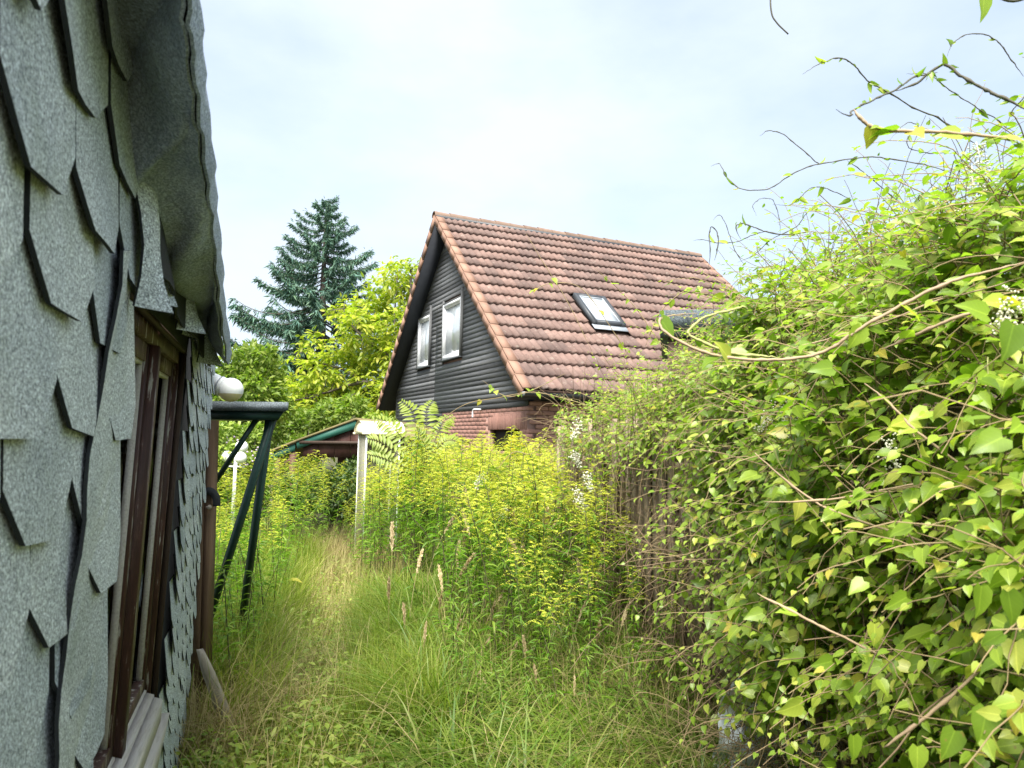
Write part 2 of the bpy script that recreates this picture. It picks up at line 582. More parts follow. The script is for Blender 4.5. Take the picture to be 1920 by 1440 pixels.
m, nt, b = new_mat('white_plastic_film')
nt.links.new(ramp(nt, [(0.50, 0.56, 0.62), (0.76, 0.79, 0.82)], noise(nt, 6, 5)), b.inputs['Base Color'])
b.inputs['Roughness'].default_value = 0.3
bump(nt, b, noise(nt, 16, 5), 0.5, 0.02)
M['plastic'] = m

m, nt, b = new_mat('milky_acrylic')
b.inputs['Base Color'].default_value = (0.42, 0.40, 0.31, 1)
b.inputs['Roughness'].default_value = 0.35
t = nt.nodes.new('ShaderNodeBsdfTransparent')
t.inputs['Color'].default_value = (0.85, 0.85, 0.75, 1)
mx = nt.nodes.new('ShaderNodeMixShader')
mx.inputs[0].default_value = 0.58
nt.links.new(b.outputs[0], mx.inputs[1])
nt.links.new(t.outputs[0], mx.inputs[2])
nt.links.new(mx.outputs[0], nt.nodes['Material Output'].inputs['Surface'])
M['acrylic'] = m

M['soil'] = surf('meadow_soil', [(0.03, 0.028, 0.015), (0.06, 0.06, 0.026), (0.10, 0.095, 0.04)], 2.5, 7, 0.95, 0.5, 0.03)
M['grass'] = leafmat('meadow_grass_blade', [(0.13, 0.21, 0.018), (0.22, 0.29, 0.034), (0.34, 0.34, 0.085)], 0.45, 0.5, 0.3)
M['path_grass'] = leafmat('path_grass_blade', [(0.26, 0.33, 0.04), (0.40, 0.43, 0.09), (0.54, 0.49, 0.21)], 0.45, 0.5, 0.3)
M['straw'] = leafmat('dry_straw', [(0.30, 0.24, 0.11), (0.42, 0.35, 0.18), (0.34, 0.32, 0.12)], 0.25, 0.6, 0.25, (1.1, 1.0, 0.7))
M['tall_grass'] = leafmat('tall_grass_blade', [(0.085, 0.17, 0.018), (0.16, 0.25, 0.032), (0.28, 0.32, 0.07)], 0.45, 0.45, 0.35)
M['ground_leaf'] = leafmat('low_weed_leaf', [(0.16, 0.27, 0.04), (0.28, 0.38, 0.06), (0.42, 0.46, 0.12)], 0.4, 0.5, 0.4)
M['thatch'] = leafmat('dull_thatch', [(0.15, 0.12, 0.055), (0.25, 0.21, 0.10), (0.20, 0.21, 0.07)], 0.2, 0.6, 0.2, (1.1, 1.0, 0.7))
M['seed'] = leafmat('reed_seed_head', [(0.46, 0.37, 0.22), (0.60, 0.50, 0.33)], 0.25, 0.7, 0.2, (1.1, 1.0, 0.7))
M['gr_leaf'] = leafmat('goldenrod_leaf', [(0.105, 0.22, 0.025), (0.165, 0.29, 0.036), (0.24, 0.33, 0.05)], 0.5, 0.45, 0.4)
M['gr_stem'] = surf('goldenrod_stem', [(0.045, 0.045, 0.02), (0.095, 0.095, 0.035)], 5, rough=0.7, bmp=0)
M['gr_plume'] = leafmat('goldenrod_plume', [(0.30, 0.38, 0.05), (0.43, 0.48, 0.06), (0.54, 0.53, 0.065)], 0.4, 0.6, 0.2, (1.1, 1.1, 0.5), 0.2)
M['gr_gold'] = leafmat('goldenrod_gold', [(0.52, 0.46, 0.03), (0.66, 0.52, 0.03)], 0.35, 0.6, 0.2, (1.1, 1.0, 0.4), 0.2)
M['vine'] = leafmat('creeper_leaf', [(0.0, 0.14, 0.235, 0.022), (0.4, 0.24, 0.36, 0.038), (0.75, 0.335, 0.44, 0.06), (0.95, 0.44, 0.47, 0.09), (1.0, 0.42, 0.34, 0.05)], 0.48, 0.38, 0.5, veins=True)
M['vine_stem'] = surf('creeper_stem', [(0.15, 0.12, 0.05), (0.26, 0.19, 0.10), (0.20, 0.20, 0.07)], 3, rough=0.7, bmp=0)
M['vine_red'] = surf('reddish_creeper_stem', [(0.27, 0.19, 0.125), (0.38, 0.28, 0.17)], 4, rough=0.6, bmp=0.1)
M['vine_green'] = surf('green_creeper_shoot', [(0.26, 0.30, 0.09), (0.38, 0.36, 0.14)], 5, rough=0.55, bmp=0.1)
M['vine_dark'] = surf('thin_dark_tendril', [(0.06, 0.06, 0.045), (0.11, 0.10, 0.07)], 5, rough=0.7, bmp=0)
M['dead'] = surf('dead_brown_stems', [(0.07, 0.045, 0.025), (0.17, 0.12, 0.07), (0.26, 0.20, 0.12)], 4, rough=0.85, bmp=0)
M['flower'] = leafmat('white_flower', [(0.62, 0.62, 0.52), (0.75, 0.76, 0.68)], 0.3, 0.6, 0.2, (1, 1, 0.9), 0.1)
M['needle'] = leafmat('spruce_needle', [(0.06, 0.14, 0.115), (0.09, 0.18, 0.135), (0.13, 0.215, 0.135)], 0.15, 0.55, 0.3, (1, 1.1, 0.8), 0.3)
M['walnut'] = leafmat('yellow_green_leaf', [(0.21, 0.29, 0.03), (0.32, 0.39, 0.045), (0.42, 0.45, 0.06), (0.48, 0.46, 0.07)], 0.5, 0.45, 0.4, patch=0.3)
M['shrub'] = leafmat('olive_shrub_leaf', [(0.12, 0.20, 0.03), (0.19, 0.27, 0.045), (0.27, 0.33, 0.07)], 0.45, 0.5, 0.35)
M['bright_shrub'] = leafmat('lime_shrub_leaf', [(0.16, 0.25, 0.04), (0.24, 0.33, 0.055), (0.31, 0.37, 0.08)], 0.4, 0.5, 0.35)
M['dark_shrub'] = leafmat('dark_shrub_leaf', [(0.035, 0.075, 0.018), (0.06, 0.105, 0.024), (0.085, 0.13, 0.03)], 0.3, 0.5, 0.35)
M['lilac'] = leafmat('lilac_flower', [(0.45, 0.36, 0.50), (0.6, 0.5, 0.62)], 0.3, 0.6, 0.2, (1, 1, 1), 0.1)
M['frond'] = leafmat('pinnate_leaflet', [(0.20, 0.27, 0.04), (0.29, 0.34, 0.06)], 0.45, 0.45, 0.4, patch=0.2)
M['yellow_leaf'] = leafmat('yellowed_leaf', [(0.36, 0.34, 0.05), (0.42, 0.38, 0.07)], 0.4, 0.5, 0.3, (1, 1, 0.5), 0.1)

# ------------------------------------------------------------------ leaf templates (length 1 along +Y, face +Z)
_h = [(0, 0, 0), (0, .34, -.05), (0, .70, -.10), (0, 1, -.26)]
_s = [(.19, -.11, .05), (.38, .10, .07), (.35, .42, .03), (.17, .74, -.06)]
_l = [(-x, y, z) for x, y, z in _s]
HEART = (np.array(_h + _s + _l), [[(0, 4, 5), (2, 7, 3), (0, 9, 8), (2, 3, 11)], [(0, 5, 6, 1), (1, 6, 7, 2), (0, 1, 10, 9), (1, 2, 11, 10)]])
LANCE = (np.array([(0, 0, 0), (.09, .35, .03), (0, .36, -.02), (-.09, .35, .03), (.065, .7, -.06), (0, .7, -.10), (-.065, .7, -.06), (0, 1, -.26)]),
         [[(0, 1, 2), (0, 2, 3), (5, 4, 7), (5, 7, 6)], [(2, 1, 4, 5), (3, 2, 5, 6)]])
OVAL = (np.array([(0, 0, 0), (.2, .3, .04), (0, .33, -.02), (-.2, .3, .04), (.19, .65, .0), (0, .66, -.07), (-.19, .65, .0), (0, 1, -.2)]),
        [[(0, 1, 2), (0, 2, 3), (5, 4, 7), (5, 7, 6)], [(2, 1, 4, 5), (3, 2, 5, 6)]])
SIMPLE = (np.array([(0, 0, 0), (.24, .45, .05), (0, 1, -.12), (-.24, .45, .05)]), [[(0, 1, 2), (0, 2, 3)]])
FLORET = (np.array([(0, 0, 0), (.2, .5, .0), (0, 1, .05), (-.2, .5, .0)]), [[(0, 1, 2, 3)]])
OCTA = (np.array([(1, 0, 0), (0, 1, 0), (-1, 0, 0), (0, -1, 0), (0, 0, 1), (0, 0, -1)]) * 0.5,
        [[(0, 1, 4), (1, 2, 4), (2, 3, 4), (3, 0, 4), (1, 0, 5), (2, 1, 5), (3, 2, 5), (0, 3, 5)]])

# ================================================================== ground
mb = MB()
gx = np.concatenate([np.linspace(-260, -14, 14), np.linspace(-12, 12, 49), np.linspace(14, 260, 14)])
gy = np.concatenate([np.linspace(-120, -4, 8), np.linspace(-2, 26, 57), np.linspace(30, 420, 16)])
GX, GY = np.meshgrid(gx, gy)
gz = 0.03 * np.sin(GX * 1.7 + 0.6) * np.cos(GY * 1.3) + 0.02 * np.sin(GX * 4.1 + GY * 2.7)
gz *= (np.abs(GX) < 12) & (GY > -2) & (GY < 11)
nx = len(gx)
i, j = np.meshgrid(np.arange(len(gy) - 1), np.arange(nx - 1), indexing='ij')
mb.add(np.stack([GX, GY, gz], -1).reshape(-1, 3), np.stack([i * nx + j, i * nx + j + 1, (i + 1) * nx + j + 1, (i + 1) * nx + j], -1).reshape(-1, 4))
tag(mb.build('ground', M['soil'], smooth=True), 'overgrown meadow ground under the grass', None, None, 'structure')

# ================================================================== house
HA, HN, HW, HZE, HZR, HL = 0.4259, (0.1721, 12.0), 5.07, 2.46, 6.897, 7.88
SL = math.atan2(HZR - HZE, HW)
SLEN = math.hypot(HZR - HZE, HW)
house = thing('house', 'brick house with a steep red tiled roof and a black boarded gable', 'house', (HN[0], HN[1], 0), HA)
_r3 = np.array([math.cos(HA), math.sin(HA), 0])
_g3 = np.array([-math.sin(HA), math.cos(HA), 0])
_N3 = np.array([HN[0], HN[1], 0])


def to_house(P):
    d = np.asarray(P, float) - _N3
    return np.array([np.dot(d, _r3), np.dot(d, _g3), d[2]])


def from_house(p):
    return _N3 + _r3 * p[0] + _g3 * p[1] + np.array([0, 0, p[2]])


def gable_uz(px, py, x=0.4):
    p = to_house(on_plane(px, py, from_house((x, 0, 0)), _r3))
    return p[1], p[2]


def roof_vt(px, py):
    nrm = -_g3 * math.sin(SL) + np.array([0, 0, math.cos(SL)])
    p = to_house(on_plane(px, py, from_house((0, 0, HZE)), nrm))
    return p[0], p[1] / math.cos(SL)


def roof_pt(v, t, n=0.0):
    return np.array([v, t * math.cos(SL) - n * math.sin(SL), HZE + t * math.sin(SL) + n * math.cos(SL)])


def roof_pt2(v, t, n=0.0):          # the slope behind the ridge
    p = roof_pt(v, t, n)
    return np.array([p[0], 2 * HW - p[1], p[2]])


GX0 = 0.40         # gable face
UB0, UB1 = 0.60, 2 * HW - 0.60
# inner walls (dark backing) and far walls
mb = MB()
zt_w = HZE + (HW - UB0) * math.tan(SL) + (HZE * 0)
wallpoly = lambda x: [(x, UB0, 0), (x, UB1, 0), (x, UB1, HZE + UB0 * math.tan(SL) - 0.1), (x, HW, HZR - 0.12), (x, UB0, HZE + UB0 * math.tan(SL) - 0.1)]
mb.prism(wallpoly(GX0 + 0.14), (0.12, 0, 0))
mb.prism(wallpoly(HL - 0.5), (0.12, 0, 0))
mb.box((GX0 + 0.14, UB0 + 0.1, 0), (HL - 0.4, UB0 + 0.2, HZE + 0.4))
mb.box((GX0 + 0.14, UB1 - 0.2, 0), (HL - 0.4, UB1 - 0.1, HZE + 0.4))
house_wall = mb.build('wall', M['mortar'], house)

# roof deck, then tiles on it
mb = MB()
for fn in (roof_pt, roof_pt2):
    mb.prism([fn(0.03, 0.02, -0.02), fn(HL - 0.03, 0.02, -0.02), fn(HL - 0.03, SLEN, -0.02), fn(0.03, SLEN, -0.02)], fn(0, 0, -0.10) - fn(0, 0, -0.02))
roof = mb.build('roof', M['roof_deck'], house)

NROW, CW = 17, 0.303
EXP = SLEN / NROW


def tile_mesh(k):
    q = MB()
    xs = np.linspace(0, CW + 0.02, 11)
    ph = xs / CW * 4 * math.pi
    hn = 0.017 * (1 + np.cos(ph)) ** 1.0
    j1 = np.random.default_rng(k).normal(0, 0.003)
    fl = np.stack([xs, np.full(11, j1), hn + 0.022], 1)
    fu = np.stack([xs, np.full(11, j1), hn + 0.066], 1)
    tp = np.stack([xs, np.full(11, EXP + 0.05), hn + 0.004], 1)
    f = [(a, a + 1, a + 12, a + 11) for a in range(10)] + [(a + 11, a + 12, a + 23, a + 22) for a in range(10)]
    f += [(0, 11, 22), (10, 32, 21)]
    q.add(np.vstack([fl, fu, tp]), f)
    me = q.mesh('roof_tile', M['tile'])
    return me, q


TILES = [tile_mesh(k) for k in range(4)]
sky_v0, sky_t1 = roof_vt(1072, 558)
sky_v1, sky_t0 = roof_vt(1170, 618)
cand, mass = [], []
for row in range(NROW):
    for colm in range(int((HL - 0.30) / CW)):
        v0, t0 = 0.15 + colm * CW, row * EXP - 0.03
        if sky_v0 - 0.12 < v0 + CW / 2 < sky_v1 + 0.1 and sky_t0 - 0.15 < t0 + EXP / 2 < sky_t1 + 0.05:
            continue
        w = from_house(roof_pt(v0 + CW / 2, t0 + EXP / 2))
        X, Y, d = to_px(w)[0]
        lim = np.interp(X, [960, 1060, 1140, 1230, 1300, 1400, 1440], [760, 730, 680, 630, 590, 560, 500])
        (cand if Y < lim else mass).append((d, v0, t0))
cand.sort()
mass += cand[300:]
rot = Euler((SL, 0, 0))
for k, (d, v0, t0) in enumerate(cand[:300]):
    me = TILES[k % 4][0]
    p = roof_pt(v0, t0)
    o = link('roof_tile', me, roof, tuple(p), (SL + random.gauss(0, 0.006), random.gauss(0, 0.006), random.gauss(0, 0.006)))
mb = MB()
R4 = np.array(rot.to_matrix())
tpl = TILES[0][1]
tv = np.vstack(tpl.v)
allf = [f for f in tpl.f]
Ms = []
for d, v0, t0 in mass:
    A = np.eye(4)
    A[:3, :3] = R4
    A[:3, 3] = roof_pt(v0, t0)
    Ms.append(A)
for row in range(NROW):                       # the slope facing away, and nothing of it shows: one sheet of tiles
    for colm in range(int((HL - 0.30) / CW)):
        A = np.eye(4)
        A[:3, :3] = np.array(Matrix.Rotation(math.pi, 3, 'Z') @ Matrix.Rotation(SL, 3, 'X'))
        A[:3, 3] = roof_pt2(0.15 + (colm + 1) * CW, row * EXP - 0.03)
        Ms.append(A)
mb.inst((tv, allf), np.array(Ms))
tag(mb.build('tile_field', M['tile'], roof), kind='stuff')

# verge tiles (both gables, both slopes), each a piece
def verge_mesh(side):
    q = MB()
    L = EXP + 0.03
    s = side
    q.box((min(0, s * .17), 0, 0.03), (max(0, s * .17), L, 0.062))
    q.box((min(0, s * .03), 0, -0.13), (max(0, s * .03), L, 0.03))
    return q.mesh('verge_tile', M['verge'])


VM = {1: verge_mesh(1), -1: verge_mesh(-1)}
for row in range(NROW):
    t0 = row * EXP - 0.04
    for s, x in ((1, -0.02), (-1, HL + 0.02)):
        link('verge_tile', VM[s], roof, tuple(roof_pt(x, t0, 0.006)), (SL - 0.04 + random.gauss(0, .004), random.gauss(0, .01), random.gauss(0, .006)))
        if s == 1:
            link('verge_tile', VM[-1], roof, tuple(roof_pt2(x, t0, 0.006)), (SL - 0.04, 0, math.pi))
# ridge tiles
rm = []
for k in range(2):
    q = MB()
    nseg = 8
    L = 0.45
    pts = []
    for (yy, rr) in ((0, 0.128), (L, 0.118)):
        for a in np.linspace(math.radians(-8), math.radians(188), nseg + 1):
            pts.append((yy, rr * math.cos(a), rr * math.sin(a) * 0.92))
    f = [(a, a + 1, a + nseg + 2, a + nseg + 1) for a in range(nseg)]
    q.add(pts, f)
    inner = [(x, y * .88, z * .88) for x, y, z in pts]
    q.add(inner, [tuple(reversed(t)) for t in f])
    q.add(pts[:nseg + 1] + inner[:nseg + 1], [(a, a + nseg + 1, a + nseg + 2, a + 1) for a in range(nseg)])
    q.add(pts[nseg + 1:] + inner[nseg + 1:], [(a, a + 1, a + nseg + 2, a + nseg + 1) for a in range(nseg)])
    rm.append(q.mesh('ridge_tile', M['ridge']))
nr = int(HL / 0.40) + 1
for k in range(nr):
    link('ridge_tile', rm[0], roof, (-0.04 + k * (HL + 0.0) / nr, HW, HZR - 0.005 + 0.006 * math.sin(k * 2.1)), (random.gauss(0, .01), 0.018, random.gauss(0, .008)))
mb = MB()
mb.box((0.0, HW - 0.14, HZR - 0.10), (HL, HW + 0.14, HZR - 0.012))
mb.build('ridge_underlay', M['dark_metal'], roof)

# dark boards under the verge and the eaves
mb = MB()
for fn in (roof_pt, roof_pt2):
    mb.prism([fn(0.012, 0.02, -0.03), fn(GX0 + .1, 0.02, -0.03), fn(GX0 + .1, SLEN, -0.03), fn(0.012, SLEN, -0.03)], fn(0, 0, -0.115) - fn(0, 0, -0.03))
mb.prism([roof_pt(0.02, 0.02, -.12), roof_pt(HL, 0.02, -.12), (HL, UB0 + 0.12, HZE - 0.13), (0.02, UB0 + 0.12, HZE - 0.13)], (0, 0, -0.02))
mb.build('soffit', M['barge'], house)

# gable boards, cut round the windows
def wedge(u0, u1, z0, z1, slope0, slope1, x=GX0, th=0.022):
    """one lapped board: lower edge proud"""
    a, b2 = u0, u1
    a2 = a + (z1 - z0) / math.tan(SL) if slope0 else a
    c2 = b2 - (z1 - z0) / math.tan(SL) if slope1 else b2
    if c2 - a2 < 0.02:
        return None
    q = MB()
    v = [(x - 0.007, a, z0), (x - 0.007, b2, z0), (x + 0.004, c2, z1 + 0.012), (x + 0.004, a2, z1 + 0.012),
         (x + 0.03, a, z0), (x + 0.03, b2, z0), (x + 0.03, c2, z1 + 0.012), (x + 0.03, a2, z1 + 0.012)]
    q.add(v, np.array([(0, 3, 2, 1), (4, 5, 6, 7), (0, 1, 5, 4), (1, 2, 6, 5), (2, 3, 7, 6), (3, 0, 4, 7)]))
    return q


wins = []
for corners in (((834, 572), (868, 557), (866, 668), (831, 677)), ((782, 603), (806, 590), (804, 686), (779, 694))):
    uz = [gable_uz(*c) for c in corners]
    uL, uR = (uz[0][0] + uz[3][0]) / 2, (uz[1][0] + uz[2][0]) / 2
    if corners[0][0] < 800:
        uR, uL = uR - .14, uL - .26
    wins.append((uR, uL, (uz[2][1] + uz[3][1]) / 2, (uz[0][1] + uz[1][1]) / 2))
PH = 0.104
zb = 2.22
k = 0
roof_in = lambda z: max((z - HZE) / math.tan(SL) + 0.10, 0.62)
zz = 1.48
seam = 5.95
while zz < HZR - 0.30:
    z0, z1 = zz, zz + PH
    lo, hi = roof_in(z0), 2 * HW - roof_in(z0)
    sl = z0 > HZE + 0.5 * math.tan(SL)
    if z0 < zb - 0.02:
        lo = 5.36                       # below the brick bay's top the boards stop at the brick
    segs = [(lo, hi)]
    for (a, b_, w0, w1) in wins:
        if z1 > w0 - 0.03 and z0 < w1 + 0.03:
            ns = []
            for (p, q_) in segs:
                if a - .03 > p and b_ + .03 < q_:
                    ns += [(p, a - .03), (b_ + .03, q_)]
                else:
                    ns.append((p, q_))
            segs = ns
    fin = []
    for (p, q_) in segs:
        if p < seam - .3 and q_ > seam + .3 and z0 < 4.3:
            fin += [(p, seam - 0.003), (seam + 0.003, q_)]
        else:
            fin.append((p, q_))
    for (p, q_) in fin:
        w = wedge(p, q_, z0, z1, sl and p == lo, sl and q_ == hi)
        if w:
            w.build('plank', M['siding'], house)
    zz += PH
    k += 1

# windows in the gable
for wi, (u0, u1, z0, z1) in enumerate(wins):
    q = MB()
    x0, x1 = GX0 - 0.045, GX0 + 0.06
    fw_ = 0.075
    q.box((x0, u0, z0), (x1, u0 + fw_, z1)).box((x0, u1 - fw_, z0), (x1, u1, z1))
    q.box((x0, u0 + fw_, z1 - fw_), (x1, u1 - fw_, z1)).box((x0, u0 + fw_, z0), (x1, u1 - fw_, z0 + fw_ + .02))
    win = q.build('window', M['white_pvc'], house)
    q = MB()
    s0, s1, t0, t1 = u0 + fw_, u1 - fw_, z0 + fw_ + .02, z1 - fw_
    e = 0.035
    xs0, xs1 = GX0 - 0.02, GX0 + 0.04
    q.box((xs0, s0, t0), (xs1, s0 + e, t1)).box((xs0, s1 - e, t0), (xs1, s1, t1)).box((xs0, s0 + e, t1 - e), (xs1, s1 - e, t1)).box((xs0, s0 + e, t0), (xs1, s1 - e, t0 + e))
    q.build('sash', M['white_pvc'], win)
    q = MB()
    q.box((GX0 + 0.012, s0 + e, t0 + e), (GX0 + 0.03, s1 - e, t1 - e))
    q.build('pane', M['pane'], win)
    q = MB()
    q.box((GX0 - 0.09, u0 - .05, z0 - .03), (GX0 + 0.03, u1 + .05, z0 - 0.004))
    q.build('sill', M['dark_metal'], win)
    q = MB()
    q.box((GX0 - 0.06, u0 - .028, z0 - 0.004), (GX0 + .03, u0 - .002, z1 + .22)).box((GX0 - 0.05, u1 + .002, z0 - 0.004), (GX0 + .03, u1 + .026, z1 + .1))
    q.box((GX0 - 0.05, u0 - .002, z1 + .003), (GX0 + .03, u1 + .002, z1 + .03))
    q.build('casing', M['siding'], win)

# brick bay under the boards and the side wall under the eaves
bm = {}
def brick_mesh(L, H, key):
    if key not in bm:
        q = MB()
        c = 0.006
        y0, y1, z0, z1 = 0, L, 0, H
        v = [(-.006, y0 + c, z0 + c), (-.006, y1 - c, z0 + c), (-.006, y1 - c, z1 - c), (-.006, y0 + c, z1 - c), (0.0, y0, z0), (0.0, y1, z0), (0.0, y1, z1), (0.0, y0, z1), (.09, y0, z0), (.09, y1, z0), (.09, y1, z1), (.09, y0, z1)]
        q.add(v, [(0, 3, 2, 1), (0, 1, 5, 4), (1, 2, 6, 5), (2, 3, 7, 6), (3, 0, 4, 7), (4, 5, 9, 8), (5, 6, 10, 9), (6, 7, 11, 10), (7, 4, 8, 11)])
        bm[key] = q
    return bm[key]


CH, CL = 0.083, 0.25
op_u1, op_z1 = gable_uz(917, 806)
op_u0, op_z0 = gable_uz(973, 850)
brk, brk_low = [], []
bk = brick_mesh(CL - 0.012, CH - 0.012, 'stretcher')
sold = brick_mesh(CH - 0.012, 0.30, 'soldier')
bmesh_s, bmesh_d = bk.mesh('brick', M['brick']), sold.mesh('brick', M['brick'])
half = brick_mesh(CL / 2 - .012, CH - .012, 'half').mesh('brick', M['brick'])
nb = 0
row = 0
z = 2.215 - CH
while z > 0:
    off = (row % 2) * CL / 2
    u = 0.572 - off
    while u < 5.36:
        a, b_ = u, u + CL - .012
        me, uu = bmesh_s, u
        if a < 0.56:
            me, uu = half, 0.572
            a, b_ = 0.572, 0.572 + CL / 2
        skip = (a < op_u1 - 0.01 and b_ > op_u0 + 0.01 and op_z0 < z + CH / 2 < op_z1) or (a < op_u1 + .05 and b_ > op_u0 - .3 and op_z1 < z + CH / 2 < op_z1 + .30)
        if not skip and b_ < 5.40:
            if z > 1.12:
                link('brick', me, house, (GX0 + random.gauss(0.01, .002), uu, z), (0, 0, random.gauss(0, .004)))
                nb += 1
            else:
                brk_low.append((GX0 + .01, uu, z, me is half))
        u += CL
    z -= CH
    row += 1
u = op_u0 - .29
while u < op_u1 + 0.04:
    link('brick', bmesh_d, house, (GX0 + random.gauss(0.008, .002), u, op_z1 + 0.004), (0, 0, 0))
    u += CH
q = MB()
Ms = []
for (x, u, z, h) in brk_low:
    A = np.eye(4)
    A[:3, 3] = (x, u, z)
    if h:
        A[1, 1] = 0.48
    Ms.append(A)
q.inst((np.vstack(bk.v), bk.f), np.array(Ms))
row = 0
side = []
z = HZE - 0.24
while z > 0:
    v = GX0 + 0.03 - (row % 2) * CL / 2
    while v < HL - 0.6:
        if v > GX0 - 0.01:
            if z > 0.95 and v < 2.3:
                link('brick', bmesh_s, house, (v, UB0 - 0.03 + random.gauss(0, .002), z), (0, 0, math.pi / 2 + random.gauss(0, .004))).location.x = v + CL
            else:
                A = np.eye(4)
                A[:3, :3] = np.array(Matrix.Rotation(math.pi / 2, 3, 'Z'))
                A[:3, 3] = (v + CL, UB0 - 0.03, z)
                side.append(A)
        v += CL
    z -= CH
    row += 1
q.inst((np.vstack(bk.v), bk.f), np.array(side))
tag(q.build('brickwork', M['brick'], house), kind='stuff')
q = MB()
q.box((GX0 + 0.015, UB0 + 0.0, 0), (GX0 + 0.13, op_u0, 2.22)).box((GX0 + 0.015, op_u1, 0), (GX0 + 0.13, 5.37, 2.22))
q.box((GX0 + 0.015, op_u0, 0), (GX0 + 0.13, op_u1, op_z0)).box((GX0 + 0.015, op_u0, op_z1 + .002), (GX0 + 0.13, op_u1, 2.22))
q.box((GX0 + 0.131, UB0 + 0.0, 0), (HL - .5, UB0 + 0.09, HZE - 0.15))
q.build('mortar_bed', M['mortar'], house)
q = MB()
q.box((GX0 + 0.132, op_u0 - .05, op_z0 - .05), (GX0 + 0.138, op_u1 + .05, op_z1 + .05))
q.build('dark_opening', M['interior'], house)
# gutter with its pale end cap, bent overflow pipe on the brick
q = MB()
prof = [(0.075 * math.cos(a), 0.075 * math.sin(a)) for a in np.linspace(math.pi, 2 * math.pi, 8)]
gy0, gz0 = -0.06, HZE - 0.05
v = [(0.0, gy0 + p, gz0 + s) for p, s in prof] + [(HL, gy0 + p, gz0 - 0.03 + s) for p, s in prof]
v += [(0.0, gy0 + p * .9, gz0 + s * .9) for p, s in prof] + [(HL, gy0 + p * .9, gz0 - .03 + s * .9) for p, s in prof]
f = [(a, a + 1, a + 9, a + 8) for a in range(7)] + [(a + 16, a + 24, a + 25, a + 17) for a in range(7)]
q.add(v, f)
gut = q.build('gutter', M['dark_metal'], house)
q = MB()
q.prism([(-0.012, gy0 + p * 1.04, gz0 + s * 1.04) for p, s in prof], (0.011, 0, 0))
q.build('end_cap', M['zinc'], gut)
q = MB()
pu, pz = gable_uz(897, 770)
q.tube(spline([(GX0 + 0.02, pu - .14, pz + .02), (GX0 - 0.10, pu - .12, pz + .02), (GX0 - .12, pu, pz + .0), (GX0 - .12, pu + .02, pz - .15)]), 0.018, 8)
q.build('overflow_pipe', M['white_pvc'], house, True)

# skylight
sk = link('skylight', None, house)
def rbox(v0, v1, t0, t1, n0, n1):
    c = [roof_pt(v, t, n) for n in (n0, n1) for v, t in ((v0, t0), (v1, t0), (v1, t1), (v0, t1))]
    return MB().add(c, np.array([(0, 3, 2, 1), (4, 5, 6, 7), (0, 1, 5, 4), (1, 2, 6, 5), (2, 3, 7, 6), (3, 0, 4, 7)]))
a0, a1, b0, b1 = sky_v0, sky_v1, sky_t0, sky_t1
fr = MB()
for A in ((a0, a0 + .09, b0, b1), (a1 - .09, a1, b0, b1), (a0 + .09, a1 - .09, b0, b0 + .09), (a0 + .09, a1 - .09, b1 - .09, b1)):
    t = rbox(*A, 0.0, 0.13)
    fr.add(t.v[0], t.f[0])
fr.build('frame', M['dark_metal'], sk)
fr = MB()
for A in ((a0 + .09, a0 + .12, b0 + .09, b1 - .09), (a1 - .12, a1 - .09, b0 + .09, b1 - .09), (a0 + .12, a1 - .12, b0 + .09, b0 + .12), (a0 + .12, a1 - .12, b1 - .12, b1 - .09)):
    t = rbox(*A, 0.09, 0.125)
    fr.add(t.v[0], t.f[0])
fr.build('sash', M['zinc'], sk)
rbox(a0 + .12, a1 - .12, b0 + .12, b1 - .12, 0.095, 0.105).build('pane', M['pane'], sk)
rbox(a0 - .02, a1 + .02, b0 - .17, b0 - 0.003, 0.05, 0.065).build('flashing', M['zinc'], sk)

# ================================================================== left shed (local: x along wall away from camera, y out, z up)
TH = math.radians(19.0)
SHG = np.array([-1.652, 3.736, 0.0])
shed = thing('shed', 'grey shed clad in curling bitumen shingles close on the left of the path', 'shed', tuple(SHG), math.pi / 2 + TH)
shed.rotation_euler = (Matrix.Rotation(math.pi / 2 + TH, 3, 'Z') @ Matrix.Rotation(0.027, 3, 'X')).to_euler()
# local +x = along the wall (forward), local -y = outward
_sm = shed.rotation_euler.to_matrix()
S_X = np.array(_sm @ Vector((1, 0, 0)))
S_N = -np.array(_sm @ Vector((0, 1, 0)))
S_Z = np.array(_sm @ Vector((0, 0, 1)))


def shed_sh(px, py, n=0.0):
    p = on_plane(px, py, SHG + S_N * n, S_N) - SHG
    return float(np.dot(p, S_X)), float(np.dot(p, S_Z))


def L(s, n, h):      # shed local point from along / outward / up
    return (s, -n, h)


WS0, WS1, WH0, WH1 = -2.34, -1.16, 0.63, 1.91
NEAR = -4.6
mb = MB()
def sbox(m_, s0, s1, n0, n1, h0, h1, mi=0):
    return m_.box((s0, -n1, h0), (s1, -n0, h1), mi)
TOPN, TOPF = 3.0, 2.14
sbox(mb, NEAR, WS0, -0.12, 0, 0, TOPN)
sbox(mb, WS0, WS1, -0.12, 0, 0, WH0)
sbox(mb, WS0, WS1, -0.12, 0, WH1, TOPF)
sbox(mb, WS1, 0, -0.12, 0, 0, TOPF)
sbox(mb, -0.12, 0, -2.6, -0.12, 0, TOPF)
sbox(mb, NEAR, -0.12, -2.6, -2.5, 0, TOPF)
sbox(mb, NEAR, NEAR + .1, -2.5, -0.12, 0, TOPF)
mb.build('wall', M['bitumen'], shed)
mb = MB()
sbox(mb, NEAR, 0.03, -2.6, -0.005, TOPF + .001, TOPF + 0.10)
mb.build('ceiling_board', M['interior'], shed)


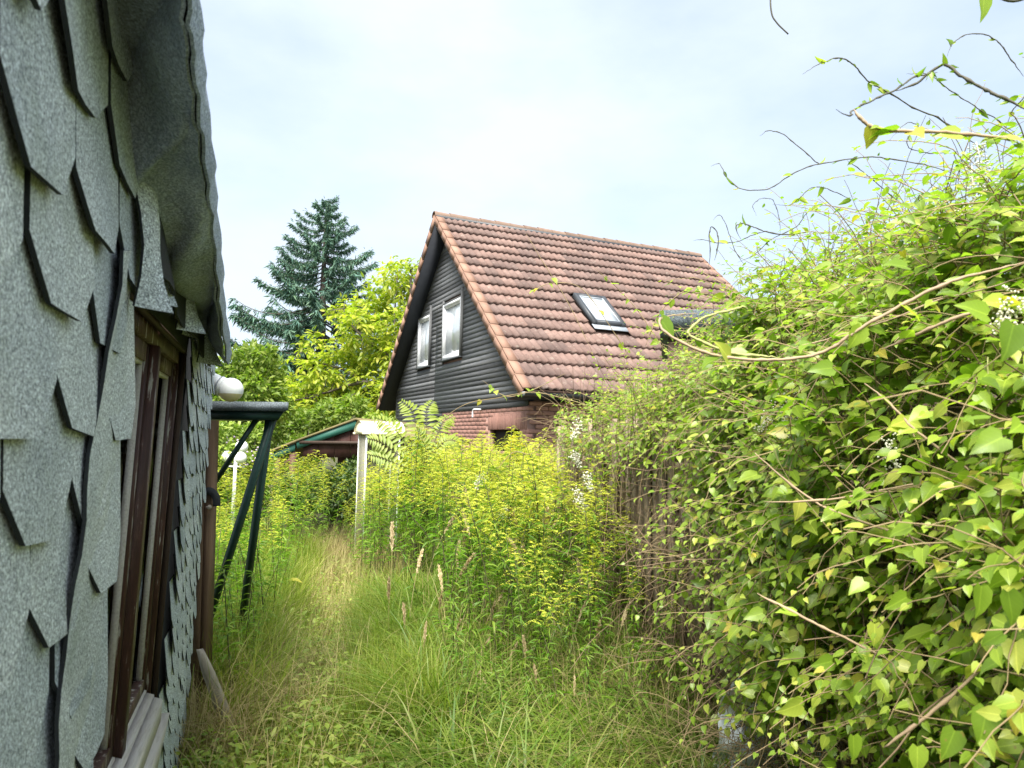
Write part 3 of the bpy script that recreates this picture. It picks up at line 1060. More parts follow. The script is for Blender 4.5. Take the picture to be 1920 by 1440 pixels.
def shingle(s, h, w, e, nb_=0.0, curl=0.0, bow=0.0, th=0.0065, gap=0.012, sh_=0.5, rng=random):
    """six-sided tab: hidden head, full width shoulders, chamfers down to a short lower edge"""
    jt = lambda a: rng.gauss(0, a)
    hw = w / 2 - gap / 2
    bw = w * 0.22
    cols = [(-hw, e * 1.9), (hw, e * 1.9), (hw + jt(.002), e * sh_ + jt(.005)), (bw + jt(.006), jt(.006)), (-bw + jt(.006), jt(.006)), (-hw + jt(.002), e * sh_ + jt(.005))]
    # finer outline: subdivide so that tabs can curl
    pts = [cols[0], ((cols[0][0] + cols[1][0]) / 2, e * 1.9), cols[1], cols[2], ((cols[2][0] + cols[3][0]) / 2, (cols[2][1] + cols[3][1]) / 2), cols[3],
           ((cols[3][0] + cols[4][0]) / 2, (cols[3][1] + cols[4][1]) / 2), cols[4], ((cols[4][0] + cols[5][0]) / 2, (cols[4][1] + cols[5][1]) / 2), cols[5], (0, e * 0.95)]
    cl, cr = abs(rng.gauss(0, curl)), abs(rng.gauss(0, curl))
    v = []
    for (x, y) in pts:
        dn = max(0.0, 1 - y / (e * 1.9))
        n = 0.004 + 0.021 * dn + (cl if x < 0 else cr) * (abs(x) / hw) ** 1.5 * dn ** 2 + bow * dn ** 2 * (1 - (x / hw) ** 2) + nb_
        v.append((s + x, n, h + y))
    c = 10
    ring = list(range(10))
    up = [L(a, n_ + th, b_) for a, n_, b_ in v]
    dn_ = [L(a, n_, b_) for a, n_, b_ in v]
    q = MB()
    q.add(up, [(c, ring[i], ring[(i + 1) % 10]) for i in range(10)], 0)
    q.add(dn_, [(c, ring[(i + 1) % 10], ring[i]) for i in range(10)], 1)
    q.add(up[:10] + dn_[:10], [(i, i + 10, (i + 1) % 10 + 10, (i + 1) % 10) for i in range(10)], 1)
    return q


n_sh = 0
def lay(s0, s1, h0, h1, w, e, curl, bow, inside=None, th=0.0065, gap=0.012, sh_=0.5):
    global n_sh
    r = 0
    h = h0
    while h < h1:
        off = (r % 2) * w / 2
        s = s0 - off + w / 2
        while s < s1 + w * 0.3:
            if s - w * .5 >= s0 - w * .55 and (inside is None or inside(s, h, w, e)):
                shingle(s + random.gauss(0, .006), h + random.gauss(0, .006), w, e, 0, curl, abs(random.gauss(0, bow)), th, gap, sh_).build('shingle', [M['granule'], M['bitumen']], shed)
                n_sh += 1
            s += w
        h += e
        r += 1


lay(-3.75, WS0 - 0.10, 0.55, 2.95, 0.31, 0.15, 0.007, 0.006, lambda s, h, w, e: s + w * .5 < WS0 - 0.01, .007, .016, .5)
lay(WS1 + 0.08, 0.0, 0.02, TOPF - 0.05, 0.165, 0.094, 0.009, 0.004, lambda s, h, w, e: s - w * .5 > WS1 - 0.01 and s + w * .4 < 0.04, .004, .009, .55)
lay(WS0 - 0.02, WS1 + 0.05, WH1 + 0.02, TOPF - .06, 0.2, 0.11, 0.02, 0.01)
lay(WS0 + .02, WS1 - .0, 0.05, WH0 - 0.26, 0.2, 0.12, 0.012, 0.008)

# felt strip down the near side of the window and the felt apron over it
def felt_sheet(grid, th=0.006):
    """grid[i][j] of (s,n,h) -> thin sheet"""
    a = np.array([[L(*p) for p in r_] for r_ in grid])
    R_, C_ = a.shape[:2]
    i, j = np.meshgrid(np.arange(R_ - 1), np.arange(C_ - 1), indexing='ij')
    f = np.stack([i * C_ + j, i * C_ + j + 1, (i + 1) * C_ + j + 1, (i + 1) * C_ + j], -1).reshape(-1, 4)
    fwd = np.zeros_like(a)
    du = np.gradient(a, axis=0)
    dv = np.gradient(a, axis=1)
    nn = norm(np.cross(dv, du))
    q = MB()
    q.add(a.reshape(-1, 3), f, 0)
    b_ = a - nn * th
    q.add(b_.reshape(-1, 3), f[:, ::-1], 1)
    for e0, e1 in ((a[0], b_[0]), (b_[-1], a[-1]), (b_[:, 0], a[:, 0]), (a[:, -1], b_[:, -1])):
        k = len(e0)
        q.add(np.vstack([e0, e1]), [(t, t + k, t + k + 1, t + 1) for t in range(k - 1)], 1)
    return q


g = []
for k, y_ in enumerate(np.linspace(470, 1800, 22)):
    xl = np.interp(y_, [470, 540, 720, 1000, 1440, 1800], [232, 222, 196, 152, 104, 60]) + 3 * math.sin(k * 1.7)
    xr = np.interp(y_, [470, 545, 720, 1000, 1440, 1800], [254, 247, 232, 205, 160, 124]) + 2 * math.sin(k * 2.3)
    a, b_ = shed_sh(xl, y_, .040), shed_sh(xr, y_, .030)
    g.append([(a[0] * (1 - t) + b_[0] * t, .030 + .010 * (1 - t) ** 2 + .004 * math.sin(k * .9 + t * 4), a[1] * (1 - t) + b_[1] * t) for t in np.linspace(0, 1, 5)])
felt_sheet(g[::-1]).build('felt_strip', [M['granule'], M['bitumen']], shed, True)
g = []
for t in np.linspace(0, 1, 14):
    s = WS0 - 0.14 + t * (WS1 - WS0 + 0.24)
    lowh = WH1 + 0.018 + 0.010 * math.sin(t * 11) - 0.055 * t
    g.append([(s, 0.035 + 0.03 * (1 - k) + 0.01 * math.sin(t * 14 + k * 3), lowh + k * (0.20 + .03 * math.sin(t * 5))) for k in np.linspace(0, 1, 5)])
felt_sheet([list(r) for r in g]).build('felt_apron', [M['granule'], M['bitumen']], shed, True)

# sagging eave: felt hanging past the wall top, its underside seen from the path
edge_px = [(322, -260), (342, -60), (350, 60), (366, 200), (381, 320), (393, 420), (403, 520), (413, 610), (423, 682)]
junc_px = [(235, -420), (238, -260), (240, -60), (241, 120), (244, 300), (258, 420), (300, 505), (352, 570), (402, 640)]
E_, J_ = [], []
for (a, b_) in zip(edge_px, junc_px):
    s, h = shed_sh(*a, 0.15)
    E_.append(np.array((s, 0.15, h)))
    s2, h2 = shed_sh(*b_, 0.02)
    J_.append(np.array((s2, 0.02, h2)))
E_, J_ = spline(E_, 5), spline(J_, 5)
g = []
for k in range(len(E_)):
    a, b_ = J_[k], E_[k]
    r_ = []
    for t in np.linspace(0, 1, 9):
        p = a * (1 - t) + b_ * t
        amp = math.sin(t * math.pi)
        p = p + np.array([0, 0.012 * amp * math.sin(k * 0.22) + 0.030 * amp * math.sin(k * .75 + 3 * t) * min(1, k / 16), 0.03 * amp * math.sin(k * 0.5 + t * 5) * min(1, k / 12)])
        if t == 1:
            p = p + np.array([0, 0.003 * math.sin(k * 1.9), 0.004 * math.sin(k * 2.7)])
        r_.append(tuple(p))
    g.append(r_)
felt_sheet(g).build('eave_underside', [M['blue_felt'], M['blue_felt']], shed, True)
g2 = []
for k in range(len(E_)):
    p = np.array(g[k][-1])
    g2.append([tuple(p + np.array([0, 0.003, -0.006])), tuple(p + np.array([0.0, 0.010 + .002 * math.sin(k * .7), 0.035])), tuple(p + np.array([0.0, 0.0, 0.085])), tuple(p + np.array([0, -0.4, 0.21]))])
felt_sheet(g2).build('roof_felt', [M['blue_felt'], M['blue_felt']], shed, True)
g3 = []
for s in np.linspace(NEAR, 0.06, 6):
    g3.append([(s, 0.0, 2.30), (s, -1.2, 2.62), (s, -2.7, 2.2)])
felt_sheet(g3).build('roof_sheet', [M['granule'], M['bitumen']], shed)
# loose hanging felt tabs under the eave
for (px, py, w, hh, tilt) in ((268, 300, .10, .30, .07), (300, 395, .10, .22, .05), (335, 455, .11, .25, .08), (352, 500, .12, .22, .03), (372, 560, .15, .24, .09), (388, 520, .12, .2, .05)):
    s, h = shed_sh(px, py, .03)
    gg = []
    for t in np.linspace(0, 1, 6):
        gg.append([(s + (x + .15 * t * t) * w * (1 - .35 * t), 0.03 + 0.10 * t * tilt / .08 * (1 - abs(x - .3)) + .012 * math.sin(5 * t + x * 3), h - t * hh) for x in np.linspace(-.5, .5, 5)])
    felt_sheet([list(reversed(r)) for r in gg]).build('hanging_felt', [M['granule'], M['bitumen']], shed, True)

# window: outer frame, mullion, two sashes with panes, bare sill, net behind
win = link('window', None, shed)
def fb(name, pcs, mat):
    q = MB()
    for (s0, s1, n0, n1, h0, h1) in pcs:
        sbox(q, s0, s1, n0, n1, h0, h1)
    return q.build(name, mat, win)
W0, W1, H0, H1 = WS0 + .002, WS1 - .002, WH0 + .002, WH1 - .002
mid = (W0 + W1) / 2
fb('frame', [(W0, W0 + .05, -.075, -.02, H0, H1), (W1 - .05, W1, -.075, -.02, H0, H1), (W0 + .05, W1 - .05, -.075, -.02, H1 - .055, H1), (W0 + .05, W1 - .05, -.075, -.02, H0, H0 + .05)], M['peel'])
fb('mullion', [(mid - .03, mid + .03, -.07, -.012, H0 + .05, H1 - .055)], M['peel'])
fb('reveal_lining', [(W1 - .012, W1, -.018, .0, H0, H1), (W0, W1 - .013, -.018, .0, H1 - .012, H1)], M['dark_wood'])
for (a, c_) in ((W0 + .051, mid - .031), (mid + .031, W1 - .051)):
    h0, h1 = H0 + .052, H1 - .057
    fb('sash', [(a, a + .05, -.085, -.035, h0, h1), (c_ - .05, c_, -.085, -.035, h0, h1), (a + .05, c_ - .05, -.085, -.035, h1 - .05, h1), (a + .05, c_ - .05, -.085, -.035, h0, h0 + .06)], M['peel'])
    fb('glazing_bead', [(a + .05, a + .062, -.06, -.042, h0 + .06, h1 - .05), (c_ - .062, c_ - .05, -.06, -.042, h0 + .06, h1 - .05), (a + .062, c_ - .062, -.06, -.042, h1 - .062, h1 - .05)], M['bare_wood'])
    fb('pane', [(a + .05, c_ - .05, -.068, -.064, h0 + .06, h1 - .05)], M['glass'])
q = MB()
for k in range(34):
    h = H0 + .12 + k * .031
    if h < H1 - .15:
        sbox(q, mid + .06, W1 - .08, -.105, -.103, h, h + .006)
for k in range(26):
    s = mid + .06 + k * .018
    if s < W1 - .08:
        sbox(q, s, s + .004, -.103, -.101, H0 + .1, H1 - .16)
q.build('net_curtain', M['net'], win)
q = MB()
for k, (n0, n1) in enumerate(((-.055, -.028), (-.026, .0), (.002, .03))):
    q.add([L(W0 + .0, n0, H0 - .02), L(W1 - .07 - .02 * k, n0, H0 - .02), L(W1 - .07 - .02 * k, n1, H0 - .03), L(W0, n1, H0 - .03),
           L(W0 + .0, n0, H0 + .055 - n0 * .35), L(W1 - .07 - .02 * k, n0, H0 + .055 - n0 * .35), L(W1 - .07 - .02 * k, n1, H0 + .055 - n1 * .35), L(W0, n1, H0 + .055 - n1 * .35)],
          np.array([(0, 3, 2, 1), (4, 5, 6, 7), (0, 1, 5, 4), (1, 2, 6, 5), (2, 3, 7, 6), (3, 0, 4, 7)]))
q.build('sill', M['bare_wood'], win)
q = MB()
q.add([L(W0, .0, H0 - .26), L(W1 - .05, .0, H0 - .26), L(W1 - .05, .02, H0 - .26), L(W0, .02, H0 - .26), L(W0, .0, H0 - .03), L(W1 - .03, .0, H0 - .03), L(W1 - .03, .05, H0 - .03), L(W0, .05, H0 - .03)],
      np.array([(0, 3, 2, 1), (4, 5, 6, 7), (0, 1, 5, 4), (1, 2, 6, 5), (2, 3, 7, 6), (3, 0, 4, 7)]))
q.build('apron_board', M['bare_wood'], win)

# timber post at the shed's far corner
pb = at(388, 1330, 3.98)
pt = at(404, 788, 3.98)
bx = (pb + (pb - pt) * 0.06)
bx[2] = 0
post = thing('timber_post', 'brown weathered timber post against the far corner of the shingled shed', 'post', tuple(bx))
post_lean = (pt - bx) / (pt[2] - bx[2])
q = MB()
for k, (x0, x1, y0, y1) in enumerate(((-.115, -.072, -.03, .05), (-.071, -.036, -.038, .05), (-.035, .0, -.03, .05))):
    h = pt[2] + (.006, -.012, .0)[k]
    q = MB()
    q.prism([(x0, y0, 0), (x1, y0, 0), (x1, y1, 0), (x0, y1, 0)], post_lean * h)
    q.build('board', M['post_wood'], post)

# canopy over the shed's end door
cz = 4.02
A_, B_ = at(392, 752, cz), at(541, 754, cz)
wd, cc = B_[0] - A_[0], A_
canopy = thing('door_canopy', 'flat felt-edged door canopy on dark green struts beside the shed corner', 'canopy', (float(A_[0]), cz, 0))
zt, zb_ = float(A_[2]), float(A_[2]) - 0.052
q = MB()
slope = (B_[2] - A_[2]) / wd
q.prism([(-.05, 0, zb_ - .0), (wd - 0.02, 0, zb_ + slope * wd), (wd, 0, zb_ + slope * wd + .01), (wd, 0, zt + slope * wd - .004), (wd - .006, 0, zt + slope * wd), (-.05, 0, zt)], (-0.20, 0.55, 0.0))
q.build('felt_edge', M['dark_felt'], canopy)
q = MB()
q.prism([(-.05, 0.02, zb_ - .05), (wd - .06, 0.02, zb_ + slope * wd - .05), (wd - .03, 0.02, zb_ + slope * wd - .002), (-.05, 0.02, zb_ - .002)], (-0.18, 0.5, 0))
q.build('underside_board', M['green_paint'], canopy)
def strut(p0, p1, d0, d1, w=.03, name='strut'):
    a, b_ = at(*p0, d0), at(*p1, d1)
    if name == 'strut':
        b_ = a + (b_ - a) * (a[2] + .03) / (a[2] - b_[2])
    q = MB()
    off = np.array([A_[0], cz, 0])
    q.bar(a - off, b_ - off, w, w, (0.3, 1, 0))
    return q.build(name, M['green_paint'], canopy)
strut((483, 783), (398, 912), 4.1, 4.12, .022, 'brace')
strut((513, 780), (395, 1150), 4.08, 4.55, .036)
strut((506, 782), (463, 1100), 4.12, 4.75, .036)

# globe lamp on the shed corner
gc = at(433, 731, 3.9)
lamp = thing('wall_lamp', 'white globe wall lamp with yellowed underside on the shed corner above the canopy', 'lamp', tuple(gc))
axis = norm(at(398, 718, 3.9) - gc)
q = MB()
prof = [(0.001, 0.066)] + [(0.066 * math.sin(a), 0.066 * math.cos(a)) for a in np.linspace(.2, math.pi / 2 + .35, 10)]
v, f = lathe(prof, 24)
q.add(v, f[:, ::-1])
q.build('globe', M['white_paint'], lamp, True)
q = MB()
prof = [(0.066 * math.sin(a), 0.066 * math.cos(a)) for a in np.linspace(math.pi / 2 + .35, math.pi - .1, 7)] + [(0.001, -0.0665)]
v, f = lathe(prof, 24)
q.add(v, f[:, ::-1])
q.build('globe_underside', M['lamp_yellow'], lamp, True)
q = MB()
q.tube([axis * .045, axis * .062, axis * .064, axis * .085, axis * .087, axis * .135], [.052, .054, .047, .045, .054, .056], 18)
q.build('collar', M['white_paint'], lamp)
q = MB()
q.tube([axis * .0625, axis * .068], [.0555, .0555], 18)
q.build('gasket', M['zinc'], lamp)

# dark fitting with a pale knob low on the post
fp = at(402, 938, 3.95)
fit = thing('garden_tap', 'small dark fitting with a pale round knob low behind the timber post', 'tap', tuple(fp))
q = MB()
q.tube(spline([(-.05, 0, .045), (-.02, -.01, .05), (.012, -.012, .02), (.02, -.012, -.03)]), [.02] * 19 if False else 0.021, 10)
q.build('spout', M['bitumen'], fit, True)
q = MB()
v, f = lathe([(.001, .013), (.009, .010), (.013, 0), (.009, -.010), (.001, -.013)], 10)
q.add(v + np.array([-.012, -.03, -.035]), f[:, ::-1])
q.tube([(-.03, -.03, -.035), (-.012, -.03, -.035)], .006, 6)
q.build('knob', M['pale_stake'], fit, True)

# pale splintered stake in the grass at the post foot
s0 = at(402, 1290, 3.78)
s1 = at(376, 1222, 3.72)
stake = thing('wooden_stake', 'pale splintered wooden stake leaning in dry grass at the timber post foot', 'stake', (float(s0[0]), float(s0[1]), 0))
q = MB()
d = norm(s1 - s0)
basep = s0 - d * (s0[2] / d[2] + .05)
a_, e_ = basep - np.array([s0[0], s0[1], 0]), s1 - np.array([s0[0], s0[1], 0])
ring = []
for t, sc_ in ((0, 1.25), (.45, 1.1), (.8, .95), (1, .62)):
    for k in range(6):
        an = k * math.pi / 3 + .2 * t
        ring.append(a_ + (e_ - a_) * t + np.array([math.cos(an) * .036, math.sin(an) * .018, (.03 * math.sin(k * 2.3) if t == 1 else 0)]) * sc_)
q.add(ring, [(i_ * 6 + k, i_ * 6 + (k + 1) % 6, i_ * 6 + 6 + (k + 1) % 6, i_ * 6 + 6 + k) for i_ in range(3) for k in range(6)] + [(18, 19, 20, 21, 22, 23)])
st = q.build('shaft', M['pale_stake'], stake)
# ================================================================== garden building, shelter, lamp post (behind the path)
GD = 11.5
gb0 = at(590, 900, GD)
gbx = lambda x, y: at(x, y, GD) - np.array([gb0[0], GD, 0])
gbd = thing('garden_building', 'low brown garden building with green roof edges behind the goldenrod', 'outbuilding', (float(gb0[0]), GD, 0))
back = np.array([0.6, 3.2, 0.0])
q = MB()
p = [gbx(668, 788), gbx(556, 829)]
q.prism([p[0] + (0, -.02, 0), p[1] + (0, -.02, 0), gbx(558, 842) + (0, -.02, 0), gbx(668, 803) + (0, -.02, 0)], (0, 0.03, 0))
q.build('barge_board', M['green_board'], gbd)
q = MB()
q.prism([gbx(553, 832), gbx(478, 862), gbx(480, 874), gbx(553, 845)], (0, 0.03, 0))
q.build('barge_board', M['green_board'], gbd)
for a, c_ in (((668, 788), (556, 829)), ((556, 829), (476, 861))):
    q = MB()
    p0, p1 = gbx(*a) + (0, -.04, .004), gbx(*c_) + (0, -.04, .004)
    q.prism([p0, p1, p1 + back, p0 + back], (0, 0, .035))
    q.build('roof_slope', M['mossy_roof'], gbd)
q = MB()
p0, p1 = gbx(668, 788), gbx(790, 833)
q.prism([p0 + (0, -.04, .004), p0 + back + (0, -.04, .004), p1 + back + (0, -.04, .004), p1 + (0, -.04, .004)], (0, 0, .035))
q.build('roof_slope', M['mossy_roof'], gbd)
for k in range(7):                                   # gable boards
    xa = 566 + k * 30
    top = lambda x: np.interp(x, [556, 668, 790], [838, 797, 838])
    q = MB()
    q.prism([gbx(xa, 858) + (0, .05, 0), gbx(xa + 29, 858) + (0, .05, 0), gbx(xa + 29, top(xa + 29)) + (0, .05, 0), gbx(xa, top(xa)) + (0, .05, 0)], (0, .025, 0))
    q.build('plank', M['brown_board'], gbd)
q = MB()
q.bar(gbx(562, 829), gbx(790, 832), .05, .06)
q.build('beam', M['dark_wood'], gbd)
for xx in (519, 548, 778):
    q = MB()
    t = gbx(xx, 850)
    q.bar((t[0], t[1] + .06, 0), t + (0, .06, .02), .09, .09, (1, 0, 0))
    q.build('post', M['brown_board'], gbd)
q = MB()
q.bar(gbx(520, 880) + (0, .06, 0), gbx(556, 850) + (0, .06, 0), .05, .05)
q.build('brace', M['brown_board'], gbd)
q = MB()
q.prism([gbx(560, 855) + (0, 2.6, 0), gbx(790, 855) + (0, 2.6, 0), gbx(790, 855) * (1, 1, 0) + (0, 2.6, 0), gbx(560, 855) * (1, 1, 0) + (0, 2.6, 0)], (0, .05, 0))
q.build('rear_wall', M['brown_board'], gbd)

SD = 9.0
sb = at(683, 940, SD)
shelter = thing('shelter', 'narrow booth of milky panels under a cream barrel roof, in the weeds', 'shelter', (float(sb[0]), SD, 0), math.radians(30))
zt = float(at(700, 812, SD)[2])
arc = 0.155
wx, dy = 0.44, 0.30
q = MB()
n = 12
pr = [(-dy * .62 * math.cos(a) + dy / 2, arc * math.sin(a)) for a in np.linspace(0, math.pi, n + 1)]
v = [(-.06, y_, zt + z_) for y_, z_ in pr] + [(wx + .06, y_, zt + z_) for y_, z_ in pr]
q.add(v, [(k, k + 1, k + n + 2, k + n + 1) for k in range(n)])
v2 = [(x_, y_, z_ - .006) for x_, y_, z_ in v]
q.add(v2, [(k, k + n + 1, k + n + 2, k + 1) for k in range(n)])
q.build('barrel_roof', M['cream'], shelter)
for xx in (-.045, wx + .035):
    q = MB()
    q.prism([(xx, y_, zt + z_ - .012) for y_, z_ in pr], (0.01, 0, 0))
    q.build('end_panel', M['cream'], shelter)
q = MB()
q.box((-.07, -.045, zt - .02), (wx + .07, -.03, zt + .004)).box((-.07, dy + .03, zt - .02), (wx + .07, dy + .045, zt + .004))
q.build('roof_rim', M['cream'], shelter)
for (px_, py_) in ((0, 0), (0, dy), (wx, 0), (wx, dy)):
    q = MB()
    q.tube([(px_, py_, 0), (px_, py_, zt)], .011, 8)
    q.build('post', M['white_paint'], shelter)
q = MB()
q.box((0.0, dy - .004, .35), (wx, dy + .0, zt - .02))
q.build('panel', M['acrylic'], shelter)
q = MB()
q.box((-.004, .01, .35), (.0, dy - .01, zt - .02))
q.build('panel', M['acrylic'], shelter)
q = MB()
q.box((wx, .01, .35), (wx + .004, dy - .01, zt - .02))
q.build('panel', M['acrylic'], shelter)

LD = 8.6
lb = at(438, 920, LD)
lp = thing('garden_lamp', 'white garden lamp post carrying three round globes among the left shrubs', 'lamp post', (float(lb[0]), LD, 0))
o = np.array([lb[0], LD, 0])
q = MB()
q.tube([(0, 0, 0), tuple(at(443, 848, LD) - o)], [.024, .02], 10)
q.build('pole', M['white_paint'], lp, True)
q = MB()
q.bar(at(424, 874, LD) - o, at(458, 876, LD) - o, .02, .02)
q.build('arm', M['white_paint'], lp)
for (gx_, gy_, rr, dd) in ((426, 856, 11, 0), (457, 858, 11, -.1), (447, 838, 12, .1)):
    q = MB()
    r_ = rr / F_PX * LD
    v, f = lathe([(0.001, r_)] + [(r_ * math.sin(a), r_ * math.cos(a)) for a in np.linspace(.25, math.pi - .25, 9)] + [(.001, -r_)], 16)
    c_ = at(gx_, gy_, LD) - o + (0, dd, 0)
    q.add(v + c_, f[:, ::-1])
    if gy_ > 850:
        q.tube([c_ + (0, 0, -r_), c_ + (0, 0, -r_ - .05)], .012, 6)
    q.build('globe', M['white_paint'], lp, True)

# ================================================================== outbuilding under the creeper
ob = thing('felt_roofed_shed', 'dark shed with a grey felt roof edge swallowed by the creeper', 'shed', (1.0, 4.62, 0), -0.22)
o = np.array([1.0, 4.62, 0])
oz = float(at(1320, 585, 4.62)[2])
ox0 = float(at(1238, 600, 4.62)[0]) - 1.0
q = MB()
q.box((ox0 + .05, .06, 0), (ox0 + 2.4, 1.35, oz - .17))
q.build('wall', M['dark_wood'], ob)
for k in range(8):
    q = MB()
    q.box((ox0 + .05 + k * .26, .035, 0.1), (ox0 + .05 + k * .26 + .252, .058, oz - .18))
    q.build('plank', M['dark_wood'], ob)
q = MB()
q.box((ox0, 0, oz - .165), (ox0 + 2.5, 1.4, oz))
q.box((ox0 - .006, -.006, oz - .12), (ox0 + 2.5, -0.0005, oz + .006))
q.build('felt_roof', M['dark_felt'], ob)

# ================================================================== wooden fence beside the path
FX = lambda y: 1.15 + (3.3 - y) * 0.183
fence = thing('slat_fence', 'old grey-brown upright slat fence half buried in creeper beside the path', 'fence', (FX(6.6), 6.6, 0))
o = np.array([FX(6.6), 6.6, 0])
fd = norm(np.array([0.183, -1.0, 0.0]))
y = 6.9
k = 0
while y > 0.6:
    x = FX(y)
    w = random.uniform(.055, .085)
    h = 1.75 + random.gauss(0, .04)
    ln = np.array([random.gauss(0, .02), random.gauss(0, .02), 0])
    a = np.array([x + random.gauss(0, .006), y, -0.02]) - o
    q = MB()
    q.bar(a, a + np.array([0, 0, h]) + ln, w, .02, fd)
    q.build('slat', M['fence_wood'], fence)
    y -= w + random.uniform(.03, .075)
    k += 1
for z in (.35, 1.45):
    q = MB()
    q.bar(np.array([FX(6.9) + .035, 6.9, z]) - o, np.array([FX(.6) + .035, .6, z]) - o, .07, .04)
    q.build('rail', M['fence_wood'], fence)
for y in (6.7, 4.9, 3.1, 1.3):
    q = MB()
    q.bar(np.array([FX(y) + .1, y, 0]) - o, np.array([FX(y) + .1, y, 1.85]) - o, .09, .09, (1, 0, 0))
    q.build('post', M['dark_wood'], fence)

for z in (.12, .42, .72, 1.02, 1.32):  # backing boards added behind the slats so that the gaps read dark
    q = MB()
    q.bar(np.array([FX(7.0) + .15, 7.0, z]) - o, np.array([FX(.9) + .15, .9, z + random.gauss(0, .01)]) - o, .285, .02, (0, 0, 1))
    q.build('board', M['dark_wood'], fence)
# white plastic film behind the creeper's foot
pc = at(1450, 1440, 3.0)
q = MB()
nu, nv = 26, 22
U, V = np.meshgrid(np.linspace(0, 1, nu), np.linspace(0, 1, nv))
X = 0.90 + U * .46
Y = 3.12 - U * .35 + 0.05 * np.sin(U * 11 + V * 5) + .03 * np.sin(V * 17 + U * 6) + .015 * np.sin(U * 37) * np.cos(V * 29)
Z = 0.0 + V * (.55 + .08 * np.sin(U * 9))
i, j = np.meshgrid(np.arange(nv - 1), np.arange(nu - 1), indexing='ij')
f = np.stack([i * nu + j, i * nu + j + 1, (i + 1) * nu + j + 1, (i + 1) * nu + j], -1).reshape(-1, 4)
P = np.stack([X, Y, Z], -1).reshape(-1, 3)
q.add(P, f)
q.add(P + np.array([.004, .006, 0]), f[:, ::-1])
sheet = q.build('plastic_sheet', M['plastic'], None, True, (1.1, 3.0, 0))
sheet.location = (1.1, 3.0, 0)
tag(sheet, 'crumpled white plastic sheet at the foot of the creeper and fence', 'plastic sheet')

# ================================================================== spruce
def spruce():
    D = 30.0
    top, bot = at(612, 372, D), at(612, 800, D)
    bx_, by_ = float(top[0]), D
    t = thing('spruce_tree', 'tall dark blue-green spruce standing behind the yellow-green tree', 'tree', (bx_, by_, 0))
    H = float(top[2])
    q = MB()
    q.tube([(0, 0, 0), (.03, 0, H * .5), (0, 0, H - .3)], [.30, .19, .02], 10)
    q.build('trunk', M['spruce_bark'], t, True)
    rs = np.random.default_rng(5)
    nbr = 150
    for k in range(nbr):
        u = (k + .5) / nbr
        z = H - .1 - (H - 2.6) * u ** 0.92
        down = H - z
        Lb = (0.30 + 0.78 * down ** .92) * rs.uniform(.62, 1.1)
        Lb = min(Lb, 3.9 * rs.uniform(.8, 1.05))
        az = k * 2.39996 + rs.normal(0, .25)
        dr = np.array([math.cos(az), math.sin(az), 0])
        n = 9
        tt = np.linspace(0, 1, n)
        lift = 0.30 * max(0, 1 - down / 4) - 0.08 - .25 * min(1, down / 9)
        zz_ = z + Lb * (lift * tt + (-.22 * tt * (1 - tt) * 2 + .16 * tt ** 3))
        pts = np.stack([dr[0] * Lb * tt, dr[1] * Lb * tt, zz_], 1)
        q = MB()
        q.tube(pts, np.linspace(.035, .008, n) * (.5 + Lb / 5), 4, 0, False)
        ns = int(55 + 70 * Lb)
        if rs.random() < .10 and down > 3:
            ns = ns // 4
        w = rs.uniform(.12, 1.02, ns)
        base = np.stack([np.interp(w, tt, pts[:, a]) for a in range(3)], 1)
        sd = np.cross(dr, [0, 0, 1.0])
        sgn = rs.choice([-1, 1], ns)
        D_ = dr[None] * rs.uniform(.15, .9, ns)[:, None] + sd[None] * (sgn * rs.uniform(.1, .9, ns))[:, None] + np.array([0, 0, -1.0])[None] * rs.uniform(.05, 1.25, ns)[:, None]
        ln = rs.uniform(.16, .42, ns) * (0.5 + 0.6 * min(1, down / 4))
        nn = norm(rs.normal(size=(ns, 3)) + np.array([0, 0, .8]))
        q.inst(SIMPLE, frames(base, D_, nn, np.stack([ln * .34, ln, ln], 1)), 1)
        # shorter needle tufts over the top of the branch
        m_ = int(ns * .8)
        w = rs.uniform(.1, 1.0, m_)
        base = np.stack([np.interp(w, tt, pts[:, a]) for a in range(3)], 1) + rs.normal(0, .05, (m_, 3))
        D_ = dr[None] * .8 + rs.normal(0, .55, (m_, 3))
        ln = rs.uniform(.10, .22, m_)
        q.inst(SIMPLE, frames(base, D_, norm(rs.normal(size=(m_, 3)) + np.array([0, 0, .8])), np.stack([ln * .5, ln, ln], 1)), 1)
        q.build('branch', [M['spruce_bark'], M['needle']], t)


spruce()


# ================================================================== broadleaf trees and shrubs
def scatter_leaves(cent, rad, n, rs, shell=0.55):
    """leaf points in a set of blobs, more towards their skins"""
    cent, rad = np.asarray(cent, float), np.asarray(rad, float)
    vol = (rad ** 2.2) if rad.ndim == 1 else np.prod(rad, 1)
    pick = rs.choice(len(cent), n, p=vol / vol.sum())
    d = norm(rs.normal(size=(n, 3)))
    r = rs.uniform(0, 1, n) ** (1 / 3.0)
    r = shell + (1 - shell) * r
    r *= rs.uniform(.75, 1.08, n)
    return cent[pick] + d * (rad[pick] * r)[:, None], d


